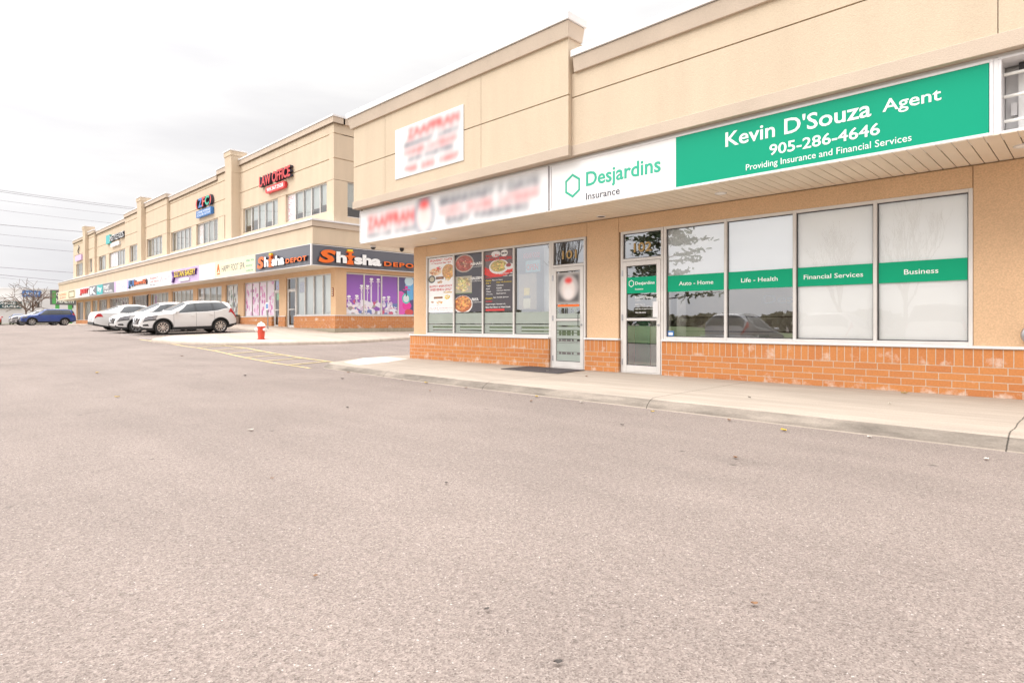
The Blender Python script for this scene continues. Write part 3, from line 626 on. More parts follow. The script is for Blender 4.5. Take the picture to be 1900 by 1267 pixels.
def hexagon(mb, cx, cz, r, wd, y, sx=0.92, dep=0.004):
    o = [(cx+sx*r*math.sin(k*math.pi/3), cz+r*math.cos(k*math.pi/3)) for k in range(6)]; i = [(cx+sx*(r-wd)*math.sin(k*math.pi/3), cz+(r-wd)*math.cos(k*math.pi/3)) for k in range(6)]
    for k in range(6):
        j = (k+1) % 6; mb.prism([(o[k][0],y,o[k][1]),(o[j][0],y,o[j][1]),(i[j][0],y,i[j][1]),(i[k][0],y,i[k][1])], (0,-dep,0))
hx = MB(); hexagon(hx, -6.835, 1.935, 0.075, 0.016, F+0.002, dep=0.002); hx.build('logo', LWHITE, t, fix=True)
letters('Desjardins', -6.745, -6.30, 1.885, 1.965, F+0.002, LWHITE, t, depth=0.002, bold=0.012)
letters('Insurance', -6.745, -6.56, 1.80, 1.835, F+0.002, LWHITE, t, depth=0.002, bold=0.012)
for txt, x1_, z0_, z1_ in (("Kevin D'Souza",-6.34,1.625,1.68),('Agent',-6.62,1.575,1.605),('Office Hours',-6.52,1.495,1.52),('Mon-Fri 9:30am - 5:00pm',-6.35,1.452,1.474),('Saturdays by appointment',-6.35,1.405,1.43),('905-286-4646',-6.50,1.335,1.36)):
    letters(txt, -6.745, x1_, z0_, z1_, F+0.006, LWHITE, t, depth=0.002, bold=0.008)
t = thing('window_sticker', 'small blue and white alarm sticker in the lower left corner beside door 102', 'sticker', (-5.93, F, 0.92))
b = MB(); b.box(-6.03, -5.90, F+0.032, F+0.036, 0.885, 0.985); b.build('border', BLUEL, t); b = MB(); b.box(-6.01, -5.92, F+0.029, F+0.032, 0.905, 0.955); b.build('face', LWHITE, t)

# ------------------------------------------------------------------ fascia signs of the near building
YS = 8.95
def sign_frame(x0, x1, z0, z1, y0, y1, parent, wd=0.035, mt=None):
    f = MB(); f.box(x0, x1, y0, y1, z0, z0+wd); f.box(x0, x1, y0, y1, z1-wd, z1); f.box(x0, x0+wd, y0, y1, z0+wd, z1-wd); f.box(x1-wd, x1, y0, y1, z0+wd, z1-wd)
    return f.build('frame', mt or METAL_W, parent, bevel=0.003)
t = thing('sign_box', 'white and green fascia sign with hexagon logo and agent phone number', 'sign', (-4.3, 9.1, 3.34))
sign_frame(-7.76, -0.93, 3.325, 4.215, YS, 9.3, t)
b = MB(); b.box(-7.72, -5.03, YS+0.012, YS+0.03, 3.36, 4.18); b.build('white_panel', WHITE, t)
b = MB(); b.box(-5.028, -0.972, YS+0.010, YS+0.03, 3.36, 4.18); b.build('green_panel', GREEN, t)
yp = YS+0.012
hx = MB(); hexagon(hx, -7.195, 3.735, 0.228, 0.050, yp, 0.90); hx.build('logo', GREEN_T, t, fix=True)
letters('Desjardins', -6.875, -5.31, 3.585, 3.935, yp, GREEN_T, t, bold=0.018, name='lettering')
letters('Insurance', -6.875, -6.13, 3.42, 3.545, yp, INK, t, bold=0.002)
yp = YS+0.010
letters("Kevin D'Souza", -4.18, -2.19, 3.845, 4.08, yp, LWHITE, t, bold=0.012); letters('Agent', -2.06, -1.43, 3.815, 4.025, yp, LWHITE, t, bold=0.010)
letters('905-286-4646', -3.51, -2.09, 3.585, 3.745, yp, LWHITE, t, bold=0.012); letters('Providing Insurance and Financial Services', -3.86, -1.74, 3.40, 3.52, yp, LWHITE, t, bold=0.0)
# blurred restaurant sign
def soft_print(Hh, Ww, items, s, extra=None):
    c = np.ones((Hh, Ww, 3))*np.array((0.80,0.785,0.78))
    for txt, x0, x1, y0, y1, col in items: raster(c, txt, x0, x1, y0, y1, col, bold=0.06)
    if extra: extra(c)
    return blur(c, s)
t = thing('sign_box', 'white fascia sign above unit 101 with soft red and grey lettering and round emblem', 'sign', (-11.2, 9.1, 3.34))
sign_frame(-14.70, -7.80, 3.325, 4.215, YS, 9.3, t)
RD = (0.86,0.02,0.01); GY = (0.03,0.03,0.06)
def emblem(c):
    ellipse(c, 0.42, 0.47, 0.062, 0.60, (0.30,0.32,0.37)); ellipse(c, 0.42, 0.45, 0.042, 0.44, (0.80,0.72,0.70)); ellipse(c, 0.42, 0.80, 0.028, 0.15, (0.85,0.02,0.01)); ellipse(c, 0.42, 0.40, 0.03, 0.22, (0.85,0.62,0.58))
cv = soft_print(44, 370, [('ZAAFFRAN',0.045,0.36,0.34,0.80,RD),('INDIAN CAFE  CATERING',0.045,0.37,0.08,0.26,GY),('BREAKFAST 7 DAYS',0.505,0.97,0.62,0.90,GY),('LUNCH  DINNER  CATERING',0.505,0.97,0.38,0.55,RD),('EASY PARKING',0.54,0.93,0.09,0.31,GY)], 3.9, emblem)
printed('print', cv, (-14.665, YS+0.011, 3.36), (6.83,0,0), (0,0,0.82), PRINT, t)
t = thing('banner', 'white wall banner with soft red and grey lettering high on the left parapet', 'banner', (-11.4, 8.76, 4.73))
cv = soft_print(110, 200, [('ZAAFFRAN',0.18,0.96,0.72,0.95,RD),('BREAKFAST  LUNCH',0.14,0.95,0.56,0.68,GY),('DINNER CATERING',0.14,0.93,0.41,0.52,RD),('AND PARTIES',0.18,0.88,0.26,0.37,GY),('905 232 1007',0.14,0.96,0.05,0.20,RD)], 5.2)
b = MB(); b.box(-12.72, -10.115, 8.762, 8.775, 4.73, 5.97); b.build('backing', WHITE, t)
printed('print', cv, (-12.71, 8.759, 4.74), (2.585,0,0), (0,0,1.22), PRINT, t)
# empty sign cabinet with its tubes showing
t = thing('sign_cabinet', 'open fascia sign cabinet without a face, white fluorescent tubes and panels showing', 'sign', (1.2, 9.2, 3.34))
sign_frame(-0.885, 4.5, 3.325, 4.215, YS+0.004, 9.3, t, 0.03); b = MB(); b.box(-0.929, -0.886, YS+0.007, 9.3, 3.327, 4.212); b.build('filler_strip', METAL_W, t)
b = MB(); b.box(-0.855, 4.47, 9.36, 9.38, 3.355, 4.185); b.build('back_panel', METAL_W, t)
for k in range(6):
    b = MB(); b.box(-0.73+0.82*k, -0.49+0.82*k, 9.28, 9.30, 3.37, 4.1); b.build('raceway', WHITE, t)
for z in (3.50, 3.79, 4.05):
    b = MB(); b.tube([(-0.85,9.13,z),(4.4,9.13,z)], 0.019, 10); b.build('fluorescent_tube', CURT, t, smooth=40)
b = MB(); b.box(-0.72, -0.45, 9.2, 9.27, 4.08, 4.18); b.build('ballast', DARK, t)
b = MB(); b.box(-0.80,-0.74,9.3,9.34,3.6,3.75); b.build('socket', METAL_W, t); b = MB(); b.box(-0.42,-0.2,9.3,9.34,3.62,3.80); b.build('socket', METAL_W, t)
for i, (x, y) in enumerate(((-12.32,9.66),(-4.61,9.70),(-7.36,10.1),(-0.72,9.72))):
    t = thing('soffit_light', 'round recessed light in the soffit ' + ('under the blurred restaurant sign','under the white and green sign seam','near the wall joint between doors 101 and 102','at the far right end beneath the open cabinet')[i], 'light', (x, y, 3.31), 'recessed lights in the near soffit')
    b = MB(); b.lathe([(0.0,-0.004),(0.075,-0.004),(0.075,-0.008),(0.095,-0.010),(0.10,0.006)], (x, y, 3.316), 'Z', 24); b.build('trim_ring', METAL_W, t, smooth=40)
    b = MB(); b.lathe([(0.0,0),(0.074,0)], (x, y, 3.3105), 'Z', 24); b.build('lens', SHADE if i != 2 else DARK, t)
for i, (x, y, r) in enumerate(((-14.60,9.32,0.075),(-14.55,10.25,0.06))):
    t = thing('security_camera', ('larger dome camera hanging at the front corner of the soffit','smaller dark dome camera hanging at the rear end of the soffit edge')[i], 'camera', (x, y, 3.3), 'dome cameras under the soffit end')
    b = MB(); b.lathe([(0,0.0),(r*1.05,0.0),(r*1.05,-0.05),(r*0.98,-0.06)], (x, y, 3.31), 'Z', 20); b.build('housing', METAL_W if i == 0 else DARK, t, smooth=40)
    b = MB(); b.lathe([(r*0.95*math.cos(a), -0.05-r*0.95*math.sin(a)) for a in np.linspace(0, math.pi/2, 7)], (x, y, 3.31), 'Z', 20); b.build('dome', DARK, t, smooth=60)
# bell at the right edge
t = thing('alarm_bell', 'round grey metal alarm bell on the tan wall at the right edge', 'bell', (-0.66, 10.38, 0.98))
b = MB(); b.lathe([(0.02,-0.16),(0.07,-0.155),(0.115,-0.13),(0.13,-0.09),(0.135,-0.06),(0.12,-0.055),(0.05,-0.05),(0.05,0.0)], (-0.66, 10.4, 0.98), 'Y', 32); b.build('gong', STEEL, t, smooth=35)
b = MB(); b.box(-0.72,-0.60,10.215,10.24,0.955,1.005); b.lathe([(0,-0.185),(0.02,-0.18),(0.02,-0.15)], (-0.66,10.4,0.98), 'Y', 12); b.build('plate', DARK, t)
# door mat
t = thing('door_mat', 'black perforated rubber mat lying before door 101', 'mat', (-8.6, 9.6, 0.135))
m_ = MB(); P0, P1, P2, P3 = Vector((-9.40,9.22)), Vector((-7.72,9.15)), Vector((-7.86,10.22)), Vector((-9.50,10.26))
def mp_(u, v): q = (P0*(1-u)+P1*u)*(1-v)+(P3*(1-u)+P2*u)*v; return q
nu, nv = 34, 22
for i in range(nu+1):
    a, b = mp_(i/nu, 0), mp_(i/nu, 1); c, d = mp_(min(1, i/nu+0.35/nu) if i < nu else 1-0.35/nu, 0), mp_(min(1, i/nu+0.35/nu) if i < nu else 1-0.35/nu, 1)
    m_.prism([(a.x,a.y,.136),(c.x,c.y,.136),(d.x,d.y,.136),(b.x,b.y,.136)], (0,0,0.010))
for j in range(nv+1):
    v0 = j/nv; v1 = min(1, v0+0.35/nv) if j < nv else 1-0.35/nv
    a, b, c, d = mp_(0, v0), mp_(1, v0), mp_(1, v1), mp_(0, v1); m_.prism([(a.x,a.y,.135),(b.x,b.y,.135),(c.x,c.y,.135),(d.x,d.y,.135)], (0,0,0.0095))
m_.build('mat', MATR, t, fix=True)

# ------------------------------------------------------------------ posters in the unit 101 windows
rng = np.random.default_rng(11)
def food(c, cx, cy, rx, ry, col, n=60):
    for _ in range(n):
        a = rng.random()*6.28; r = math.sqrt(rng.random())*0.85; k = rng.uniform(0.45, 1.5); q = [min(1, x*k*rng.uniform(0.8,1.2)) for x in col]
        ellipse(c, cx+rx*r*math.cos(a), cy+ry*r*math.sin(a), rx*rng.uniform(.08,.2), ry*rng.uniform(.06,.16), q)
Zp0, Zp1 = 1.43, 2.945
def poster(i, lab, canvas):
    a, b = W1[i]+0.04, W1[i+1]-0.04
    t = thing('poster', lab, 'poster', ((a+b)/2, F, Zp0), 'menu posters in the unit 101 windows')
    printed('print', canvas, (a, F+0.030, Zp0), (b-a,0,0), (0,0,Zp1-Zp0), PRINT, t); return t, a, b-a
Wc, Hc = 110, 160
c = np.ones((Hc, Wc, 3))*0.82
raster(c, 'BREAKFAST 7 DAYS', .06,.94,.925,.97,(.55,.02,.02),.03); raster(c, '1+1 Breakfast Beer 9am', .10,.90,.880,.91,(.55,.03,.02),.02)
ellipse(c,.80,.73,.25,.13,(.55,.30,.12)); food(c,.80,.73,.22,.12,(.62,.33,.12)); ellipse(c,.28,.74,.25,.07,(.75,.60,.42)); food(c,.26,.74,.2,.06,(.62,.28,.12)); food(c,.42,.80,.12,.035,(.6,.06,.04))
ellipse(c,.14,.61,.14,.07,(.05,.06,.06)); ellipse(c,.14,.61,.10,.045,(.45,.40,.28)); rect(c,.30,.62,.60,.65,(.16,.08,.05)); food(c,.46,.625,.14,.02,(.3,.12,.06)); food(c,.78,.60,.12,.04,(.65,.42,.08)); food(c,.46,.55,.12,.03,(.6,.26,.06))
raster(c,'BUFFET BREAKFAST',.05,.95,.455,.495,(.5,.02,.02),.03); raster(c,'WEEKENDS ONLY',.06,.94,.395,.435,(.5,.02,.02),.03)
food(c,.78,.36,.20,.025,(.7,.42,.16)); ellipse(c,.48,.23,.46,.09,(.9,.88,.84)); rect(c,.22,.58,.25,.29,(.22,.10,.06)); food(c,.40,.27,.16,.02,(.3,.14,.07)); food(c,.76,.27,.13,.045,(.72,.48,.05)); food(c,.17,.19,.07,.02,(.35,.14,.08)); food(c,.45,.18,.14,.03,(.68,.32,.06))
raster(c,'ALL YOU CAN EAT',.06,.5,.125,.14,(.5,.1,.1)); raster(c,'WEEKEND BUFFET BOOKINGS CALL US NOW',.05,.95,.07,.09,(.5,.05,.05)); raster(c,'Halwa Puri Nihari Paya and more',.05,.95,.03,.05,(.5,.05,.05))
poster(0, 'white poster of breakfast dishes with red lettering, leftmost window', c)
c = np.ones((Hc, Wc, 3))*np.array((.065,.06,.075))
ellipse(c,.33,.84,.36,.155,(.45,.38,.33)); ellipse(c,.33,.84,.32,.135,(.38,.08,.05)); food(c,.33,.84,.29,.12,(.42,.12,.08),90); food(c,.36,.83,.12,.06,(.65,.45,.28),16)
rect(c,0,.62,.335,.62,(.42,.38,.30)); food(c,.28,.48,.30,.14,(.58,.48,.24),110); food(c,.15,.55,.12,.05,(.2,.28,.08),20); rect(c,0,.62,.32,.335,(.12,.2,.08))
ellipse(c,.28,.13,.36,.155,(.78,.74,.70)); ellipse(c,.28,.14,.33,.14,(.42,.13,.05)); food(c,.28,.15,.30,.13,(.62,.27,.09),90)
t, a, wd = poster(1, 'dark poster of three stews reading Nihari, Haleem and Paya', c)
for txt, z in (('NIHARI',.79),('HALEEM',.545),('PAYA',.185)):
    x1_ = .97 if txt != 'PAYA' else .86
    letters(txt, a+wd*(.58 if txt!='PAYA' else .62), a+wd*x1_, Zp0+1.515*z, Zp0+1.515*(z+.05), F+0.029, LWHITE, t, depth=0.002, bold=0.03); letters('slow cooked spiced', a+wd*.58, a+wd*.96, Zp0+1.515*(z-.035), Zp0+1.515*(z-.015), F+0.029, LWHITE, t, depth=0.002, bold=0.01)
c = np.ones((Hc, Wc, 3))*np.array((.075,.065,.075))
ellipse(c,.45,.80,.72,.24,(.70,.03,.02)); rect(c,0,1,.90,1,(.16,.13,.13)); ellipse(c,.5,.88,.70,.20,(.16,.12,.12)); ellipse(c,.5,.73,.34,.12,(.78,.76,.74)); ellipse(c,.5,.74,.29,.095,(.5,.4,.16)); food(c,.5,.74,.27,.09,(.6,.45,.14),90); food(c,.5,.79,.12,.03,(.2,.1,.05),14)
ellipse(c,.86,.72,.16,.05,(.75,.74,.73)); ellipse(c,.84,.74,.09,.03,(.3,.05,.05)); ellipse(c,.40,.94,.16,.05,(.75,.72,.72)); ellipse(c,.69,.94,.12,.055,(.82,.80,.78))
t, a, wd = poster(2, 'dark poster with plate of rice reading Lunch Special and a menu list', c)
def pl(txt, x0, x1, z0, z1, m_, bold=0.015): letters(txt, a+wd*x0, a+wd*x1, Zp0+1.515*z0, Zp0+1.515*z1, F+0.029, m_, t, depth=0.002, bold=bold)
pl('LUNCH SPECIAL',.03,.97,.835,.885,REDL,.04); pl('Mon - Fri',.06,.50,.90,.935,REDL,.03); pl('$9.99',.60,.78,.915,.955,INK,.03)
pl('EVERY MON - FRI',.52,.97,.60,.62,LWHITE); pl('11AM - 4PM',.66,.97,.56,.58,LWHITE); pl('MENU',.04,.28,.55,.572,REDL,.03)
pl('Choose',.04,.24,.50,.525,YELL); pl('Rice or Naan',.28,.64,.505,.525,LWHITE); pl('Any 1',.04,.22,.455,.478,YELL); pl('Any 1/2 Portions',.42,.94,.462,.485,YELL)
for k, (l1, l2) in enumerate((('Veggie','Chicken'),('Beef','Kabab'),('Channa','Chicken Biryani'),('Aloo Saag','Beef Qorma'))):
    pl(l1,.06,.12+.018*len(l1),.41-.045*k,.43-.045*k,LWHITE); pl(l2,.43,.47+.028*len(l2),.415-.045*k,.438-.045*k,LWHITE)
pl('Dessert',.04,.28,.205,.23,YELL); pl('1pc Gulab Jamun',.32,.84,.215,.24,LWHITE); pl('COMBO',.04,.28,.155,.178,REDL,.03); pl('Finger burger, Samosa roll,',.04,.74,.105,.13,LWHITE); pl('Bihari Puri Platter or Mixed Kabab',.04,.90,.058,.082,LWHITE)
b = MB(); b.box(a+wd*.04, a+wd*.70, F+0.026, F+0.029, Zp0+.012, Zp0+.06); b.build('red_flash', REDL, t)
# fourth window: neon sign, board and column inside
t = thing('open_sign', 'light blue window sign reading OPEN with red lettering above', 'sign', (-9.75, F+0.2, 2.35))
b = MB(); b.box(-9.86, -9.40, F+0.10, F+0.13, 2.34, 2.62); b.build('board', mat('pale_blue_board', (0.22,0.48,0.52), 0.5), t)
letters('OPEN', -9.83, -9.45, 2.39, 2.53, F+0.098, REDL, t, depth=0.004, bold=0.02); letters('INDIAN FOOD', -9.93, -9.40, 2.67, 2.80, F+0.098, REDL, t, depth=0.004, bold=0.03)
t = thing('notice_board', 'brown cardboard panel behind glass with a yellow notice sheet', 'notice', (-9.75, F+0.1, 1.45))
b = MB(); b.box(-10.08, -9.50, F+0.09, F+0.11, 1.46, 2.31); b.build('panel', mat('cardboard', (0.40,0.30,0.20), 0.8, 0.1, 6), t)
b = MB(); b.box(-9.90, -9.72, F+0.084, F+0.09, 1.80, 1.97); b.build('yellow_notice', YELL, t); b = MB(); b.box(-9.92, -9.69, F+0.084, F+0.09, 1.49, 1.72); b.build('notice_sheet', CREAM, t); b = MB(); b.box(-9.92,-9.69,F+0.082,F+0.084,1.73,1.78); b.build('notice_heading', GREYS, t)
b = MB(); b.box(-9.50,-9.30,F+0.35,F+0.55,0.14,3.16); b.build('interior_column', CURT, NB)
# things inside unit 101 and 102
b = MB(); b.box(-13.4,-9.6,12.6,13.2,0.142,1.0); b.build('counter', TARP, NB); b = MB(); b.box(-5.9,-4.7,11.5,12.0,0.142,0.9); b.build('reception_desk', CURT, NB)
b = MB(); b.box(-6.75,-2.8,12.2,12.26,0.142,3.1); b.build('interior_partition', mat('partition_beige',(.74,.65,.52),.8,.03), NB)
for zz in (0.95, 1.25):
    b = MB(); b.box(-6.7,-2.8,12.18,12.2,zz,zz+.02); b.build('wall_rail', GROOVE, NB)
letters('Desjardins', -4.90, -3.3, 1.47, 1.70, 12.2, STEEL, NB, bold=0.01, name='interior_lettering')
b = MB(); b.box(-7.34,-6.98,11.30,11.34,0.142,1.22); b.build('green_partition', GREEN_B, NB); b = MB(); b.box(-6.97,-6.50,11.36,11.40,0.142,2.2); b.build('pale_partition', CURT, NB)
# emblem on door 101
t = thing('door_emblem', 'soft dark square film with round white and red emblem on door 101', 'decal', (-8.47, F, 1.9))
c = np.ones((70, 64, 3))*np.array((.42,.39,.37)); rect(c,.05,.95,.06,.94,(.10,.09,.09)); ellipse(c,.5,.52,.40,.40,(.50,.46,.45)); ellipse(c,.5,.46,.27,.33,(.78,.68,.64)); ellipse(c,.5,.74,.16,.10,(.75,.05,.04)); ellipse(c,.5,.35,.18,.16,(.80,.74,.72))
printed('print', blur(c, 2.6), (a1+.088, F+0.006, 1.56), (b1-a1-.176,0,0), (0,0,.70), PRINT, t)
b = MB(); b.box(a1+.12, b1-.12, F+0.003, F+0.006, 1.50, 1.55); b.build('strip', ORANGE, t)

# ------------------------------------------------------------------ far two-storey building
FX, FY, UY, B0 = -28.73, 16.07, 15.95, 0.873
FB = thing('retail_building', 'long two-storey tan stucco building with tapered pilasters and a canopy of shop signs', 'building', (-62, 22, B0))
SILL, SOF = 1.553, 4.06
# upper storey: bays of parapet at different heights, openings left for the windows
UP = [(-34.30,-29.45),(-40.5,-35.33),(-43.75,-42.6),(-49.4,-45.0),(-55.5,-50.5),(-61.6,-57.1),(-67.8,-64.4),(-76.5,-69.4),(-81.3,-78.0),(-84.8,-83.4),(-93.6,-88.1)]
SECT = [(-41.0,-28.70,12.0,0),(-45.0,-41.0,12.05,0.0),(-55.8,-45.0,11.72,0),(-62.0,-55.8,12.02,0.22),(-69.5,-62.0,12.0,0.12),(-82.2,-69.5,11.66,0),(-85.8,-82.2,11.85,0.22),(-95.3,-85.8,11.8,0)]
wl = MB(); bd = MB(); cpg = MB(); gp = MB()
for x0, x1, top, pr in SECT:
    y = UY-pr; zb = top-0.40
    panels(wl, x0, x1-(0.052 if x1 == -28.70 else 0), y, 0.5+pr, (9.77, 11.07), (), 8.66, zb, gap=0.05)
    ops = [(max(a, x0), min(b, x1)) for a, b in UP if a < x1-0.05 and b > x0+0.05]; xs = x0
    for a, b in sorted(ops):
        if a > xs+0.01: wl.box(xs, a, y+0.001, y+0.5, 6.3, 8.64)
        xs = b
    if xs < x1-0.01: wl.box(xs, x1, y+0.001, y+0.5, 6.3, 8.64)
    for a, b in ops: wl.box(a, b, y+0.002, y+0.5, 6.3, 7.05)
    r = 0.10 if x1 == -28.70 else (0.06 if pr else 0)
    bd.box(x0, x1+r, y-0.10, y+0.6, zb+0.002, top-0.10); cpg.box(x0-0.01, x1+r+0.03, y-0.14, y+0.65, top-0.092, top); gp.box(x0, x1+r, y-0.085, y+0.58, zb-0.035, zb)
wl.box(-95.3, -28.75, 16.46, 40, 11.0, 11.2); wl.box(-95.3, -95.0, 16.4, 40, 0.8, 11.6)
wl.build('upper_wall', STUC, FB); bd.build('cornice', BAND, FB); cpg.build('coping', METAL_W, FB); gp.build('coping_shadow_gap', GROOVE, FB)
# right-hand flank
sw_ = MB(); zt = 11.6
panels(sw_, UY, 40, -28.70, 0.5, (9.77, 11.07), (), 8.66, zt, gap=0.05, axis='x')
sw_.box(-29.2, -28.701, 16.45, 16.75, 6.3, 8.64); sw_.box(-29.2, -28.701, 19.2, 40, 6.3, 8.64); sw_.box(-29.2, -28.702, 16.75, 19.2, 6.3, 6.77); sw_.build('flank_wall', STUC, FB)
b = MB(); b.box(-29.3, -28.60, 16.46, 40, zt+.002, 11.9); b.build('cornice', BAND, FB); b = MB(); b.box(-29.3, -28.572, 16.595, 40, 11.908, 11.998); b.build('coping', METAL_W, FB)
# pilasters leaning out towards the top
for xa, xb in ((-42.0,-41.0),(-63.2,-62.0),(-86.4,-85.3)):
    p = MB(); yb, yt, zt_ = UY-0.28, UY-0.62, 12.55
    for z0, z1 in ((6.3,9.75),(9.80,11.05),(11.10,12.2)):
        f = lambda z: yb+(yt-yb)*(z-6.3)/(zt_-6.3)
        g = lambda z: 0.10*(z-6.3)/(zt_-6.3)
        bk = UY+0.35 if z1 > 12 else UY+0.3
        p.add([(xa-g(z0),f(z0),z0),(xb+g(z0)*.2,f(z0),z0),(xb+g(z0)*.2,bk,z0),(xa-g(z0),bk,z0),(xa-g(z1),f(z1),z1),(xb+g(z1)*.2,f(z1),z1),(xb+g(z1)*.2,bk,z1),(xa-g(z1),bk,z1)],
              [(0,1,5,4),(1,2,6,5),(2,3,7,6),(3,0,4,7),(4,5,6,7),(3,2,1,0)])
    p.box(xa-0.08, xb, yt+0.06, UY+0.28, 6.4, 12.1); p.box(xa-0.13, xb+0.05, yt-0.02, UY+0.42, 12.2, 12.5); 
    o = p.build('pilaster', STUC, FB); c = MB(); c.box(xa-0.17, xb+0.09, yt-0.06, UY+0.46, 12.503, 12.58); c.build('cap', METAL_W, o)
# canopy fascia
CY, CX = FY-1.45, FX+0.2
b = MB(); b.box(-97.0, CX, CY+0.06, UY+0.3, 5.16, 6.05); b.box(-97.0,-96.7,CY+0.1,FY,4.07,5.15); b.box(CX-0.35, CX, UY+0.3, 40, 5.16, 6.05); b.build('canopy', STUC, FB)
b = MB(); b.box(-97.06, CX+0.05, CY+0.0, UY+0.25, 6.052, 6.33); b.box(CX-0.3, CX+0.05, UY+0.25, 40, 6.052, 6.33); b.build('canopy_band', BAND, FB)
b = MB(); b.box(-97.1, CX+0.09, CY-0.04, UY+0.28, 6.34, 6.43); b.box(CX-0.3, CX+0.09, UY+0.28, 40, 6.34, 6.43); b.build('canopy_coping', METAL_W, FB)
b = MB(); b.box(-97.03, CX+0.02, CY+0.04, UY, 5.13, 5.158); b.box(CX-0.2, CX+0.02, UY, 40, 5.13, 5.158); b.box(-97.03, CX+0.03, CY+0.03, UY, 6.033, 6.05); b.build('shadow_gap', GROOVE, FB)
b = MB(); b.box(-96.9, CX-0.02, CY+0.1, FY+0.02, SOF, SOF+0.03); b.box(-96.9, CX-0.05, CY+0.35, CY+0.4, SOF+.03, 5.13); b.build('canopy_soffit', SOFF, FB)
b = MB(); b.box(FX-0.1, CX-0.06, FY+0.01, 40, SOF, 5.13); b.build('flank_fascia_backing', STUC, FB)
# ground floor bays: (x0, x1, panes, is_door)
G = [(-33.36,-29.24,4,0),(-34.5,-33.4,1,1),(-36.3,-35.42,1,1),(-40.72,-36.32,4,0),(-43.87,-41.7,2,0),(-48.40,-44.62,3,0),(-49.55,-48.42,1,1),(-55.7,-50.5,5,0),(-61.95,-56.6,5,0),(-67.9,-62.55,5,0),(-76.9,-69.1,8,0),(-81.9,-78.0,4,0),(-85.1,-82.5,3,0),(-89.3,-86.0,4,0),(-93.6,-90.0,3,0)]
lw = MB(); xs = -94.2; opn = sorted((a, b) for a, b, _, _ in G)
merged = []
for a, b in opn:
    if merged and a-merged[-1][1] < 0.08: merged[-1][1] = b
    else: merged.append([a, b])
for a, b in merged:
    lw.box(xs, a, FY, FY+0.3, B0, SOF-.002); lw.box(a, b, FY+0.002, FY+0.3, 3.80, SOF-.002); xs = b
lw.box(xs, FX, FY, FY+0.3, B0, SOF-.002)
lw.box(FX-0.3, FX, FY+0.3, 16.70, B0, SOF-.002); lw.box(FX-0.3, FX-.002, 16.70, 22.4, 3.86, SOF-.002); lw.box(FX-0.3, FX, 22.4, 40, B0, SOF-.002)
lw.build('lower_wall', STUCL, FB)
bk = MB(); cp = MB()
def brick_run(x0, x1):
    y = FY-0.06; zm = B0+0.41
    for zA, zB, mi in ((B0,zm,1),(zm,SILL-.02,0)):
        h0, h1 = (zA-B0, zB-B0) if mi else (0, .26)
        bk.add([(x0,y,zA),(x1,y,zA),(x1,y,zB),(x0,y,zB)], [(0,1,2,3)], mi, [[(x0,h0),(x1,h0),(x1,h1),(x0,h1)]])
        if x1 < FX: bk.add([(x1,y,zA),(x1,FY+.3,zA),(x1,FY+.3,zB),(x1,y,zB)], [(0,1,2,3)], mi, [[(0,h0),(.3,h0),(.3,h1),(0,h1)]])
    cp.box(x0, x1, y-0.02, FY+0.02, SILL-0.02, SILL+0.015)
for x0, x1 in ((-33.38,FX+0.06),(-35.40,-34.52),(-41.15,-36.32),(-48.3,-41.7),(-94,-49.6)): brick_run(x0, x1)
x = FX+0.06
for zA, zB, mi in ((B0,B0+.41,1),(B0+.41,SILL-.02,0)):
    h0, h1 = (zA-B0, zB-B0) if mi else (0, .26); bk.add([(x,FY-.06,zA),(x,40,zA),(x,40,zB),(x,FY-.06,zB)], [(0,1,2,3)], mi, [[(FY,h0),(40,h0),(40,h1),(FY,h1)]])
cp.box(FX-.02, x+.02, FY-.06, 40, SILL-.0202, SILL+.0152)
bk.build('brick_base', [BRICK_S, BRICK_R], FB); cp.build('sill_cap', METAL_W, FB)
b = MB(); b.box(-36.0, FX+0.09, FY-0.09, FY+0.2, 0.2, B0-.004); b.box(FX-.1, FX+0.09, FY+0.2, 40, 0.1, B0-.004); b.build('plinth', PLINTH, FB)
